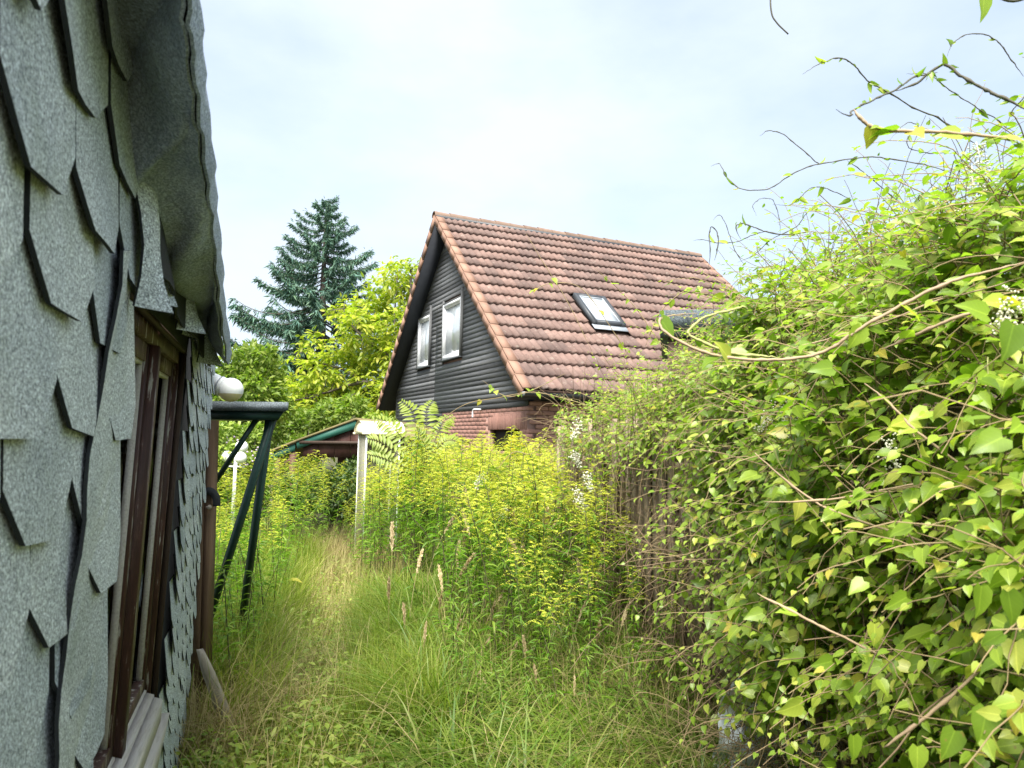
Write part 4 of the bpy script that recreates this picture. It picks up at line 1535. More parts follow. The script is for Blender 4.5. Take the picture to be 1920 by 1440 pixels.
def compound(tpl_n, P, D, size, rs):
    """compound leaves: leaflets fanned along a short drooping stalk; returns P,D,N,S of leaflets"""
    n = len(P)
    D = norm(D)
    X = norm(np.cross(D, np.array([0, 0, 1.0]) + rs.normal(0, .2, (n, 3))))
    oP, oD, oN, oS = [], [], [], []
    for k in range(tpl_n):
        row, sgn = k // 2, (1 if k % 2 else -1)
        last = k == tpl_n - 1
        a = 0.25 + 0.3 * row
        if last:
            d = D
            p = P + D * (size * (a + .1))[:, None] + np.array([0, 0, -1.0]) * (size * .25 * a * a)[:, None]
        else:
            d = norm(D * .5 + X * sgn * .9 + rs.normal(0, .18, (n, 3)) + np.array([0, 0, -.35]))
            p = P + D * (size * a)[:, None] + np.array([0, 0, -1.0]) * (size * .25 * a * a)[:, None]
        oP.append(p)
        oD.append(d)
        oN.append(np.array([0, 0, 1.0]) + rs.normal(0, .45, (n, 3)))
        oS.append(size * rs.uniform(.55, .85, n))
    return np.concatenate(oP), np.concatenate(oD), np.concatenate(oN), np.concatenate(oS)


def broadleaf_tree():
    rs = np.random.default_rng(21)
    D = 24.0
    base = at(800, 790, D)
    t = thing('broadleaf_tree', 'yellow-green broadleaf tree between the spruce and the house gable', 'tree', (float(base[0]), D, 0))
    o = np.array([base[0], D, 0])
    limbs = [[(800, 830), (790, 740), (740, 640), (742, 520)], [(800, 790), (720, 735), (650, 690), (560, 668)], [(790, 760), (700, 720), (620, 735), (540, 760)],
             [(790, 700), (700, 650), (650, 600), (640, 570)], [(800, 720), (770, 600), (770, 520), (765, 500)], [(720, 735), (680, 770), (620, 800), (560, 800)], [(700, 722), (640, 760), (600, 790), (570, 820)]]
    q = MB()
    q.tube([(0, 0, 0), (.05, 0, 2), tuple(at(800, 800, D) - o + (0, 0, .6))], [.24, .2, .16], 10)
    q.build('trunk', M['bark'], t, True)
    cl, tips = [], []
    for k, lb_ in enumerate(limbs):
        dz = abs(rs.normal(0, .9))
        p = spline([at(a, b_, D + dz * (i_ / 3)) - o for i_, (a, b_) in enumerate(lb_)], 5)
        p += np.cumsum(rs.normal(0, .03, p.shape), 0)
        q = MB()
        q.tube(p, np.linspace(.085, .018, len(p)), 6)
        for w in rs.uniform(.25, 1, 9):
            s = p[int(w * (len(p) - 1))]
            e = s + norm(rs.normal(size=3) + np.array([-.2, 0, .35])) * rs.uniform(.4, 1.0)
            q.tube([s, (s + e) / 2 + rs.normal(0, .06, 3), e], [.022, .014, .006], 4)
            tips.append(e)
        q.build('limb', M['bark'], t, True)
    blobs = [(742, 515, 30), (770, 520, 28), (720, 545, 34), (752, 560, 40), (690, 575, 34), (760, 610, 40), (715, 605, 44), (670, 610, 36), (645, 585, 22), (630, 650, 26), (690, 655, 46), (745, 660, 44), (600, 690, 30),
             (650, 700, 42), (710, 710, 48), (570, 660, 20), (560, 710, 30), (530, 745, 34), (580, 750, 40), (640, 755, 46), (700, 765, 44), (560, 790, 36), (620, 800, 44), (670, 800, 36), (505, 720, 22), (585, 640, 16), (735, 745, 36), (740, 492, 14), (725, 500, 12), (600, 730, 36), (520, 780, 28)]
    cent = np.array([at(x, y_, D + rs.uniform(-.4, 1.6)) - o for x, y_, r in blobs])
    rad = np.array([r / F_PX * D for _, _, r in blobs])
    P, d = scatter_leaves(cent, rad, 2500, rs, .35)
    P = np.concatenate([P, np.array(tips)])
    d = np.concatenate([d, norm(rs.normal(size=(len(tips), 3)))])
    Dv = norm(d * .6 + rs.normal(0, .45, d.shape) + np.array([0, 0, -.12]))
    lp_, ld, ln, ls = compound(5, P, Dv, rs.uniform(.20, .40, len(P)), rs)
    Mx = frames(lp_, ld, ln, np.stack([ls * .9, ls, ls], 1))
    pick = np.argsort(lp_[:, 1])[:len(lp_)]
    vis = rs.choice(pick[:4000], 300, replace=False)
    me = MB().inst(OVAL, np.eye(4)[None]).mesh('leaf', M['walnut'])
    for k in vis:
        lf = link('leaf', me, t)
        lf.matrix_local = Matrix(Mx[k].tolist())
    rest = np.setdiff1d(np.arange(len(lp_)), vis)
    tag(MB().inst(OVAL, Mx[rest]).build('crown', M['walnut'], t), kind='stuff')
    return t


broadleaf_tree()


def shrub(name, label, cat, blobs, D, mat, n, size, rs, tplt=SIMPLE, spread=.5, stems=6, flowers=0, group=None):
    cx = float(np.mean([at(x, y_, D)[0] for x, y_, r in blobs]))
    t = thing(name, label, cat, (cx, D, 0), 0, group)
    o = np.array([cx, D, 0])
    q = MB()
    for k in range(stems):
        x, y_, r = blobs[k % len(blobs)]
        e = at(x, y_, D + rs.normal(0, spread * .5)) - o
        q.tube(spline([(rs.normal(0, .08), rs.normal(0, .08), 0), (e[0] * .4, e[1] * .4, e[2] * .5), e], 4), np.linspace(.03, .006, 9), 5)
    q.build('stem', M['bark'], t, True)
    cent = np.array([at(x, y_, D + rs.normal(0, spread)) - o for x, y_, r in blobs])
    rad = np.array([r / F_PX * D for _, _, r in blobs])
    P, d = scatter_leaves(cent, rad, n, rs, .3)
    ok = P[:, 2] > .03
    P, d = P[ok], d[ok]
    n = len(P)
    Dv = norm(d * .7 + rs.normal(0, .6, d.shape) + np.array([0, 0, -.1]))
    Nn = norm(np.array([0, 0, .8]) + d * .4 + rs.normal(0, .5, d.shape))
    s = rs.uniform(.6, 1.25, n) * size
    tag(MB().inst(tplt, frames(P, Dv, Nn, s)).build('foliage', mat, t), kind='stuff')
    if flowers:
        k = rs.choice(n, flowers)
        pp = np.repeat(P[k], 7, 0) + rs.normal(0, .05, (flowers * 7, 3)) + np.array([0, -.08, .03])
        MB().inst(OCTA, frames(pp, rnd_dirs(len(pp)), rnd_dirs(len(pp)), np.full(len(pp), .035))).build('blossom', M['lilac'], t)
    return t


rs = np.random.default_rng(33)
shrub('olive_shrub', 'tall olive-green shrub right of the shed eave, in front of the spruce', 'shrub',
      [(440, 690, 34), (470, 680, 34), (500, 700, 34), (430, 740, 40), (480, 735, 44), (520, 760, 30), (415, 710, 30), (470, 655, 16), (500, 665, 18), (450, 780, 40), (500, 800, 40), (430, 660, 12)], 13.0, M['shrub'], 6500, .12, rs, OVAL)
shrub('flowering_shrub', 'lime-green shrub with a few lilac blossoms under the door canopy', 'shrub',
      [(420, 815, 30), (450, 830, 36), (410, 860, 36), (480, 820, 30), (440, 880, 40), (480, 880, 34), (420, 930, 44), (465, 930, 40), (400, 800, 22)], 9.6, M['bright_shrub'], 5200, .085, rs, OVAL, flowers=22)
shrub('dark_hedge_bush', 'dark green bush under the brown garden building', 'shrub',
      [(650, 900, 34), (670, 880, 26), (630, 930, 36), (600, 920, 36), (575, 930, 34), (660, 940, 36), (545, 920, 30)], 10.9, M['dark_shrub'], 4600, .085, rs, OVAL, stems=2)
shrub('hazel_bush', 'broad mid-green bush below the yellow-green tree beside the garden building', 'shrub',
      [(540, 800, 34), (580, 800, 36), (520, 840, 34), (560, 850, 34), (620, 780, 34), (660, 770, 30), (500, 870, 30)], 15.5, M['shrub'], 5200, .13, rs, OVAL)
shrub('corner_bush', 'leafy bush at the foot of the gable beside the cream booth', 'shrub',
      [(720, 800, 22), (750, 830, 30), (780, 860, 30), (730, 870, 30), (700, 790, 18)], 12.6, M['bright_shrub'], 2600, .10, rs, OVAL)

# far woods behind everything
rs = np.random.default_rng(4)
q = MB()
nW = 9000
xw = rs.uniform(-70, 70, nW)
yw = 62 + rs.normal(0, 2.5, nW)
hw = 5.5 + 1.4 * np.sin(xw * .21) + 1.0 * np.sin(xw * .57 + 1) + rs.normal(0, .3, nW)
P = np.stack([xw, yw, hw * rs.uniform(0, 1, nW) ** .8], 1)
q.inst(SIMPLE, frames(P, rnd_dirs(nW), rnd_dirs(nW) + np.array([0, -.7, .5]), rs.uniform(.8, 1.7, nW)))
tag(q.build('far_woods', M['shrub']), 'distant belt of woodland behind the gardens', None, None, 'stuff')

# ================================================================== grass
PATHX = lambda y: -0.18 - 0.21 * y
rs = np.random.default_rng(9)


def ground_z(x, y):
    return 0.03 * np.sin(x * 1.7 + .6) * np.cos(y * 1.3) + .02 * np.sin(x * 4.1 + y * 2.7)


def blades(n, fx, hgt, wid, lean, segs=3):
    """arching blades; fx(n)->x,y"""
    x, y = fx(n)
    n = len(x)
    h = hgt(x, y, n)
    a = rs.uniform(0, 2 * math.pi, n)
    ln = lean * rs.uniform(.3, 1.3, n)
    d = np.stack([np.cos(a), np.sin(a), np.zeros(n)], 1)
    side = np.stack([-np.sin(a), np.cos(a), np.zeros(n)], 1)
    side = norm(side + d * rs.normal(0, .5, n)[:, None])
    base = np.stack([x, y, ground_z(x, y) - .01], 1)
    V = []
    for k in range(segs + 1):
        t = k / segs
        c = base + d * (h * ln * t ** 2)[:, None] + np.array([0, 0, 1.0]) * (h * (t - .35 * ln * t ** 3))[:, None]
        w = wid * rs.uniform(.6, 1.3, n) if k == 0 else w
        ww = (w * (1 - t) ** .7)[:, None]
        if k < segs:
            V += [c - side * ww, c + side * ww]
        else:
            V += [c]
    V = np.stack(V, 1)
    kk = V.shape[1]
    o = (np.arange(n) * kk)[:, None]
    q = MB()
    q.v.append(V.reshape(-1, 3))
    qd = np.concatenate([np.array([[2 * i, 2 * i + 1, 2 * i + 3, 2 * i + 2]]) + o for i in range(segs - 1)], 0)
    tr = np.array([[2 * segs - 2, 2 * segs - 1, 2 * segs]]) + o
    q.f += [qd, tr]
    q.m += [np.zeros(len(qd), np.int32), np.zeros(len(tr), np.int32)]
    q.n = n * kk
    return q


def shed_wall_x(y):
    return -1.652 - (y - 3.736) * math.tan(TH)


def region(y0, y1, xlo, xhi, power=1.6):
    def f(n):
        y = y0 + (y1 - y0) * rs.uniform(0, 1, n) ** power
        lo, hi = xlo(y), xhi(y)
        x = lo + (hi - lo) * rs.uniform(0, 1, n)
        ok = (y > 3.74) | (x > shed_wall_x(y) + .03)
        return x[ok], y[ok]
    return f


def clumped(f, nc, spread):
    def g(n):
        cx, cy = f(nc)
        k = rs.integers(0, len(cx), n)
        x, y = cx[k] + rs.normal(0, spread, n), cy[k] + rs.normal(0, spread, n)
        ok = (y > 3.74) | (x > shed_wall_x(y) + .03)
        return x[ok], y[ok]
    return g


pw = 0.55
full = region(2.0, 12.5, lambda y: np.where(y < 3.74, shed_wall_x(y), -1.6 - .42 * (y - 3.7)), lambda y: np.minimum(1.6, FX(y) + .35))
blades(20000, full, lambda x, y, n: rs.uniform(.10, .30, n) + .25 * np.clip(np.abs(x - PATHX(y)) - .45, 0, .8) * rs.uniform(.3, 1, n), .0052, .8).build('meadow_grass', M['grass'])
pth = region(2.2, 11, lambda y: PATHX(y) - pw, lambda y: PATHX(y) + pw * 1.0, 1.5)
blades(19000, pth, lambda x, y, n: rs.uniform(.05, .17, n), .0038, 1.3).build('path_grass', M['path_grass'])
dry = clumped(region(4.2, 11, lambda y: PATHX(y) - .35, lambda y: PATHX(y) + .75, 1.1), 160, .10)
blades(11000, dry, lambda x, y, n: rs.uniform(.15, .52, n) * np.clip(.55 + (y - 4) * .09, .5, 1), .0024, .55).build('dry_grass', M['straw'])
edge_dry = clumped(region(3.4, 5.2, lambda y: -1.75 - .36 * (y - 3.7), lambda y: -1.3 - .30 * (y - 3.7), 1.0), 36, .07)
blades(5200, edge_dry, lambda x, y, n: rs.uniform(.2, .55, n), .0022, 1.1).build('dead_grass', M['straw'])
tall = clumped(region(2.5, 6.2, lambda y: PATHX(y) + .42 + .05 * (6 - y), lambda y: FX(y) - .02, 1.0), 300, .07)
blades(15000, tall, lambda x, y, n: rs.uniform(.28, .76, n) * np.clip(.7 + (y - 3) * .14, .6, 1.0), .0078, 1.25, 5).build('tall_grass', M['tall_grass'])
fine = clumped(region(3.6, 6.6, lambda y: PATHX(y) + .25, lambda y: PATHX(y) + .85, 1.0), 120, .09)
blades(8000, fine, lambda x, y, n: rs.uniform(.25, .58, n), .0024, .5).build('fine_grass', M['grass'])
thatch = clumped(region(2.6, 6.2, lambda y: FX(y) - .75, lambda y: FX(y) + .1, 1.0), 120, .12)
blades(3400, thatch, lambda x, y, n: rs.uniform(.2, .75, n), .0028, 1.5, 5).build('thatch', M['thatch'])
leftb = clumped(region(3.9, 9, lambda y: -1.8 - .40 * (y - 3.7), lambda y: PATHX(y) - .35, 1.0), 220, .08)
blades(14000, leftb, lambda x, y, n: rs.uniform(.25, .7, n), .0036, .75).build('bank_grass', M['grass'])
gx_, gy_ = region(2.6, 9, lambda y: np.where(y < 3.74, shed_wall_x(y) + .05, -1.8 - .40 * (y - 3.7)), lambda y: PATHX(y) + 1.0, 1.7)(9000)
n = len(gx_)
gP = np.stack([gx_, gy_, ground_z(gx_, gy_) + rs.uniform(.02, .20, n) ** 1.0], 1)
gD = np.concatenate([rs.normal(0, 1, (n, 2)), rs.uniform(-.1, .6, (n, 1))], 1)
gS = rs.uniform(.022, .06, n)
MB().inst(OVAL, frames(gP, gD, np.array([0, -.2, 1.0]) + rs.normal(0, .35, (n, 3)), np.stack([gS * rs.uniform(.6, 1.2, n), gS, gS], 1))).build('ground_leaves', M['ground_leaf'])
stalks = clumped(region(3.5, 5.6, lambda y: PATHX(y) + .75, lambda y: FX(y) - .02, 1.0), 150, .08)
blades(1700, stalks, lambda x, y, n: rs.uniform(.4, .95, n) * np.clip(.5 + (y - 3.3) * .25, .5, 1), .0026, .28, 4).build('dry_stalks', M['straw'])
wisps = region(2.8, 7.5, lambda y: np.where(y < 3.74, shed_wall_x(y) + .05, -1.7 - .38 * (y - 3.7)), lambda y: FX(y) - .05, 1.3)
blades(1500, wisps, lambda x, y, n: rs.uniform(.2, .7, n), .0026, 1.3, 5).build('straw_wisps', M['straw'])
for nm, lb_ in (('ground_leaves', 'small bright leaves of low weeds on and beside the path'), ('dry_stalks', 'thin upright straw stalks before the goldenrod'), ('straw_wisps', 'single bent straw wisps over the grass'), ('meadow_grass', 'green meadow grass over the whole garden'), ('path_grass', 'short trodden pale grass of the path'), ('dry_grass', 'straw-coloured dry grass along the path'), ('dead_grass', 'dead grass at the shed foot'),
               ('tall_grass', 'tall arching green grass in front of the fence'), ('fine_grass', 'fine upright grass right of the path'), ('thatch', 'dry tangled thatch at the fence foot'), ('bank_grass', 'green grass on the left bank')):
    tag(bpy.data.objects[nm], lb_, None, None, 'stuff')


# ================================================================== goldenrod and other tall plants, each a plant of its own
def goldenrod_proto(seed, H, plume=True, gold=False, leafn=46):
    r = np.random.default_rng(seed)
    out = []
    nseg = 7
    sway = r.normal(0, .10, 2)
    tt = np.linspace(0, 1, nseg)
    pts = np.stack([sway[0] * tt ** 2 * H, sway[1] * tt ** 2 * H, H * tt], 1)
    q = MB()
    q.tube(pts, np.linspace(.0055, .0025, nseg), 4)
    out.append(('stem', q.mesh('stem', M['gr_stem'])))
    n = leafn
    w = r.uniform(.33 if plume else .08, .93 if plume else 1.0, n)
    P = np.stack([np.interp(w, tt, pts[:, a]) for a in range(3)], 1)
    az = np.arange(n) * 2.4 + r.normal(0, .4, n)
    D = np.stack([np.cos(az), np.sin(az), r.uniform(-.25, .55, n)], 1)
    ln = r.uniform(.08, .15, n) * (1.1 - .45 * w)
    q = MB()
    q.inst(LANCE, frames(P, D, np.array([0, 0, 1.0]) + r.normal(0, .25, (n, 3)), np.stack([ln * 1.0, ln, ln * 1.4], 1)))
    lf = q.mesh('leaves', M['gr_leaf'])
    out.append(('foliage', lf))
    if plume:
        q = MB()
        nb_ = 20
        for k in range(nb_):
            u = k / (nb_ - 1)
            z = H * (.80 + .21 * u)
            p0 = np.array([np.interp(z, pts[:, 2], pts[:, 0]), np.interp(z, pts[:, 2], pts[:, 1]), min(z, H)])
            Lb = (.20 * (1 - u) ** .8 + .035) * r.uniform(.7, 1.15)
            a = k * 2.4 + r.normal(0, .2)
            d = np.array([math.cos(a), math.sin(a), 0])
            m = int(6 + Lb * 70)
            t = np.linspace(.08, 1, m)
            c = p0 + d[None] * (Lb * t)[:, None] + np.array([0, 0, 1.0])[None] * (Lb * (.75 * t - .85 * t ** 2))[:, None]
            sd = np.cross(d, [0, 0, 1.0])
            sg = np.where(np.arange(m) % 2 == 0, 1, -1)
            Df = d[None] * .7 + sd[None] * (sg * .5)[:, None] + np.array([0, 0, .22])
            ll = r.uniform(.020, .034, m) * (1.15 - .6 * t)
            q.inst(FLORET, frames(c, Df, np.array([0, 0, 1.0]) + r.normal(0, .35, (m, 3)), np.stack([ll * 1.1, ll, ll], 1)))
        out.append(('flower_plume', q.mesh('flower_plume', M['gr_gold'] if gold else M['gr_plume'])))
    return out


def place_plant(proto, name, label, cat, group, x, y, rz, sc_, tilt):
    t = thing(name, label, cat, (x, y, float(ground_z(x, y)) - .02), rz, group)
    t.rotation_euler = (tilt[0], tilt[1], rz)
    t.scale = (sc_, sc_, sc_)
    for nm, me in proto:
        c_ = link(nm, me, t)
        if nm in ('foliage', 'flower_plume', 'seed_head'):
            c_['kind'] = 'stuff'
    return t


def mesh_tpl(me):
    v = np.empty(len(me.vertices) * 3, np.float32)
    me.vertices.foreach_get('co', v)
    fs = {}
    for p in me.polygons:
        fs.setdefault(len(p.vertices), []).append(tuple(p.vertices))
    return v.reshape(-1, 3), list(fs.values())


QUEUE = []


def queue_plant(proto, name, label, cat, group, x, y, rz, sc_, tilt):
    QUEUE.append((proto, name, label, cat, group, x, y, rz, sc_, tilt))


GP = [goldenrod_proto(k, 1.5) for k in range(14)]
GG = [goldenrod_proto(40 + k, 1.5, True, True) for k in range(3)]
GL = [goldenrod_proto(60 + k, 1.0, False, False, 60) for k in range(5)]
rs = np.random.default_rng(17)
cnt = 0
spots = []
def try_spots(n, y0, y1, xlo, xhi, mind):
    got, tries = [], 0
    while len(got) < n and tries < n * 30:
        tries += 1
        y = rs.uniform(y0, y1)
        x = rs.uniform(xlo(y), xhi(y))
        if all((x - a) ** 2 + (y - b_) ** 2 > mind ** 2 for a, b_ in spots):
            spots.append((x, y))
            got.append((x, y))
    return got


right_stand = try_spots(215, 3.9, 9.2, lambda y: PATHX(y) + .62 + .06 * (9 - y), lambda y: np.where(y < 7.0, FX(y) - .1, .75), .10)
for (x, y) in right_stand:
    g_ = GP[rs.integers(len(GP))]
    s_ = rs.uniform(.80, 1.12) * np.interp(y, [3.9, 4.3, 5.2, 7, 9.5], [.58, .78, .95, 1.02, 1.06])
    queue_plant(g_, 'goldenrod', 'tall yellow-green goldenrod stem in the thicket between path and fence', 'goldenrod', 'goldenrod right of the path', x, y, rs.uniform(0, 6.3), s_, rs.normal(0, .09, 2))
house_stand = try_spots(28, 9.2, 11.4, lambda y: -1.5, lambda y: .7, .16)
for (x, y) in house_stand:
    queue_plant(GP[rs.integers(len(GP))], 'goldenrod', 'tall goldenrod stem standing close before the brick wall', 'goldenrod', 'goldenrod before the house', x, y, rs.uniform(0, 6.3), rs.uniform(.95, 1.1), rs.normal(0, .05, 2))
for k, (px, py, d_) in enumerate(((1005, 815, 7.6), (1010, 868, 7.2), (975, 872, 7.4), (1035, 862, 7.5))):
    p = at(px, py, d_)
    queue_plant(GG[k % 3], 'goldenrod', 'goldenrod in full golden flower at the fence end before the brick corner', 'goldenrod', 'golden goldenrod at the fence end', float(p[0]), d_, rs.uniform(0, 6.3), float(p[2]) / 1.5, (0, 0))
left_stand = try_spots(120, 5.6, 10.6, lambda y: np.maximum(-2.2 - .36 * (y - 4), -4.6), lambda y: PATHX(y) - .42, .12)
for (x, y) in left_stand:
    s_ = rs.uniform(.8, 1.05) * np.interp(y, [5.5, 8, 10.5], [.62, .85, .97])
    queue_plant(GP[rs.integers(len(GP))], 'goldenrod', 'shorter green goldenrod stem on the bank left of the path', 'goldenrod', 'goldenrod left of the path', x, y, rs.uniform(0, 6.3), s_, rs.normal(0, .06, 2))
path_end = try_spots(26, 8.7, 10.8, lambda y: PATHX(y) - .7, lambda y: PATHX(y) + .8, .14)
for (x, y) in path_end:
    queue_plant(GP[rs.integers(len(GP))], 'goldenrod', 'goldenrod stem closing the far end of the trodden path', 'goldenrod', 'goldenrod at the path end', x, y, rs.uniform(0, 6.3), rs.uniform(.62, .85), rs.normal(0, .06, 2))
for k, (px, py, d_) in enumerate(((700, 872, 8.1), (716, 864, 8.0), (735, 868, 7.9), (752, 860, 7.8), (768, 862, 7.7), (725, 880, 7.4), (745, 876, 7.3), (708, 890, 7.5), (694, 905, 7.9), (690, 935, 7.6), (676, 940, 8.2), (662, 950, 8.3), (698, 930, 7.1), (715, 905, 6.9), (668, 925, 8.6), (652, 935, 8.9), (785, 850, 7.8), (800, 846, 7.6), (704, 900, 8.3), (722, 895, 8.2), (738, 890, 8.3), (688, 915, 8.0), (712, 925, 7.2), (732, 915, 7.0), (680, 955, 7.7), (665, 965, 7.9), (694, 960, 7.2), (750, 900, 7.0), (730, 885, 8.25), (715, 880, 8.3), (690, 880, 7.4), (700, 862, 7.2), (722, 872, 7.0), (742, 858, 7.1), (760, 866, 6.9), (683, 905, 7.0), (710, 885, 6.8))):
    p = at(px, py, d_)
    spots.append((float(p[0]), d_))
    queue_plant(GP[k % 14], 'goldenrod', 'goldenrod stem in the clump around the cream barrel-roofed booth', 'goldenrod', 'goldenrod round the booth', float(p[0]), d_, rs.uniform(0, 6.3), float(p[2]) / 1.52, rs.normal(0, .04, 2))
weeds = try_spots(80, 4.1, 7.0, lambda y: -1.75 - .40 * (y - 3.7), lambda y: PATHX(y) - .42, .11)
for (x, y) in weeds:
    queue_plant(GL[rs.integers(len(GL))], 'leafy_weed', 'leafy green flowerless weed between the shed corner and the path', 'weed', 'leafy weeds left of the path', x, y, rs.uniform(0, 6.3), rs.uniform(.45, 1.0), rs.normal(0, .08, 2))
weeds = try_spots(75, 3.5, 5.6, lambda y: PATHX(y) + .75, lambda y: FX(y) - .1, .12)
for (x, y) in weeds:
    queue_plant(GL[rs.integers(len(GL))], 'leafy_weed', 'leafy green flowerless weed at the front of the goldenrod thicket', 'weed', 'leafy weeds right of the path', x, y, rs.uniform(0, 6.3), rs.uniform(.55, 1.0) * np.interp(y, [3.5, 5], [.7, 1]), rs.normal(0, .08, 2))


QUEUE.sort(key=lambda q_: q_[6])
n_gold = 0
rest_parts = {}
for q_ in QUEUE:
    if q_[1] == 'goldenrod' and 'golden flower' not in q_[2]:
        n_gold += 1
        if n_gold > 285:
            Mx_ = Matrix.Translation((q_[5], q_[6], float(ground_z(q_[5], q_[6])) - .02)) @ Euler((q_[9][0], q_[9][1], q_[7])).to_matrix().to_4x4() @ Matrix.Scale(q_[8], 4)
            for nm, me in q_[0]:
                rest_parts.setdefault(me.name, (me, []))[1].append(np.array(Mx_))
            continue
    place_plant(*q_)
q = MB()
slots = {'gr_stem': 0, 'gr_leaf': 1, 'gr_plume': 2}
for me, ms in rest_parts.values():
    k = {'goldenrod_stem': 0, 'goldenrod_leaf': 1}.get(me.materials[0].name, 2)
    q.inst(mesh_tpl(me), np.array(ms), k)
tag(q.build('goldenrod_thicket', [M['gr_stem'], M['gr_leaf'], M['gr_plume']]), 'far part of the goldenrod thicket behind the nearer stems', None, None, 'stuff')


# reed grass with straw seed heads
def reed_proto(seed):
    r = np.random.default_rng(seed)
    bend = r.uniform(.05, .3)
    t = np.linspace(0, 1, 9)
    pts = np.stack([bend * t ** 2.5, np.zeros(9), t - .25 * bend * t ** 3], 1)
    q = MB()
    q.tube(pts, np.linspace(.003, .0016, 9), 4)
    st = q.mesh('stalk', M['straw'])
    q = MB()
    n = 280
    w = r.uniform(.78, 1.0, n)
    P = np.stack([np.interp(w, t, pts[:, a]) for a in range(3)], 1)
    tg = norm(pts[-1] - pts[-3])
    D = tg[None] + r.normal(0, .22, (n, 3))
    u = (w - .78) / .22
    ln = r.uniform(.020, .036, n) * (.5 + np.sin(np.clip(u, 0, 1) * math.pi) * .7)
    q.inst(FLORET, frames(P + r.normal(0, .004, (n, 3)), D, rnd_dirs(n), np.stack([ln * .9, ln, ln], 1)))
    return [('stalk', st), ('seed_head', q.mesh('seed_head', M['seed']))]


RP = [reed_proto(k) for k in range(6)]
rs = np.random.default_rng(27)
for (px, py, d_) in ((728, 965, 5.4), (828, 1010, 5.0), (850, 1050, 4.9), (868, 1010, 5.2), (905, 900, 6.0), (905, 1110, 4.6), (880, 1180, 4.3), (865, 1200, 4.2), (930, 1190, 4.2), (940, 1000, 5.2), (985, 960, 5.4), (1005, 880, 5.9), (1015, 900, 5.7),
                     (1090, 1060, 4.7), (1080, 1080, 4.6), (955, 1015, 5.0), (815, 1085, 4.9), (875, 1240, 4.0), (920, 1260, 3.9), (1010, 940, 5.5), (860, 980, 5.6), (1130, 1050, 4.5), (760, 1120, 4.5), (790, 1160, 4.3), (840, 1130, 4.4), (890, 1060, 4.6), (960, 1090, 4.4), (1000, 1050, 4.6), (1040, 1000, 4.9), (1060, 1120, 4.3), (1110, 1150, 4.1), (980, 1180, 4.0), (1020, 1230, 3.8), (1080, 1260, 3.7), (800, 940, 5.8), (890, 950, 5.6), (965, 930, 5.7), (1045, 930, 5.5), (770, 1010, 5.1), (1150, 1130, 4.1), (740, 1060, 4.9)):
    p = at(px, py, d_)
    place_plant(RP[rs.integers(6)], 'reed_grass', 'tall straw stalk of reed grass with feathery seed head in front of the thicket', 'reed grass', 'reed grass stalks', float(p[0]), d_, rs.uniform(0, 6.3), float(p[2]) * 1.02, rs.normal(0, .07, 2))

# ferny sapling with pinnate fronds
ft = at(795, 880, 8.2)
fern = thing('pinnate_sapling', 'young sapling with long fern-like pinnate leaves before the house gable', 'sapling', (float(ft[0]), 8.2, 0))
o = np.array([ft[0], 8.2, 0])
q = MB()
q.tube([(0, 0, 0), (.02, 0, .8), tuple(ft - o)], [.018, .014, .008], 6)
q.build('trunk', M['gr_stem'], fern, True)
rs = np.random.default_rng(6)
for (path, dd) in (([(795, 880), (785, 815), (772, 770), (752, 752)], 0), ([(795, 880), (800, 810), (800, 770), (812, 752)], .3), ([(790, 880), (760, 830), (730, 795), (700, 782)], -.1), ([(795, 885), (750, 855), (715, 830), (690, 822)], -.4),
                   ([(795, 890), (750, 872), (715, 858), (690, 852)], -.5), ([(795, 880), (825, 835), (845, 825), (868, 835)], .1), ([(795, 880), (820, 815), (832, 790), (850, 780)], .3), ([(790, 885), (770, 850), (742, 820), (735, 790)], .2), ([(795, 885), (800, 850), (790, 820), (780, 800)], -.3)):
    p = spline([at(a, b_, 8.2 + dd * k / 3) - o for k, (a, b_) in enumerate(path)], 6)
    q = MB()
    q.tube(p, np.linspace(.006, .002, len(p)), 4)
    n = 13
    w = np.linspace(.22, .98, n)
    tt = np.linspace(0, 1, len(p))
    B = np.stack([np.interp(w, tt, p[:, a]) for a in range(3)], 1)
    tg = norm(np.stack([np.interp(w, tt, np.gradient(p[:, a])) for a in range(3)], 1))
    upv = norm(np.array([0.2, -.75, .65]) + rs.normal(0, .1, 3))
    sd = norm(np.cross(tg, upv[None]))
    for s in (1, -1):
        D = tg * .45 + sd * s + np.array([0, 0, -.18]) + rs.normal(0, .06, (n, 3))
        ln = .15 * np.sin(np.linspace(.7, 2.75, n)) * rs.uniform(.9, 1.1, n)
        q.inst(LANCE, frames(B, D, np.repeat(upv[None], n, 0), np.stack([ln * 1.5, ln, ln], 1)), 1)
    q.build('frond', [M['gr_stem'], M['frond']], fern)

# ================================================================== the creeper
rs = np.random.default_rng(51)
creeper = thing('creeper', 'huge flowering creeper heaped over the fence and shed on the right', 'creeper', (1.6, 3.0, 0))
CO = np.array([1.6, 3.0, 0.0])


def crest(y):
    return np.interp(y, [0.2, 1.0, 1.6, 2.4, 3.2, 4.0, 4.8, 5.6, 6.3, 6.9], [2.33, 2.31, 2.34, 2.37, 2.33, 2.08, 1.98, 1.96, 1.92, 1.85])


def front(y):
    """how far the leaves stand out from the fence towards the path"""
    return np.interp(y, [0.2, 1.0, 1.6, 2.4, 3.2, 4.0, 5.0, 6.0, 6.9], [.60, .56, .46, .34, .17, .12, .13, .16, .10])


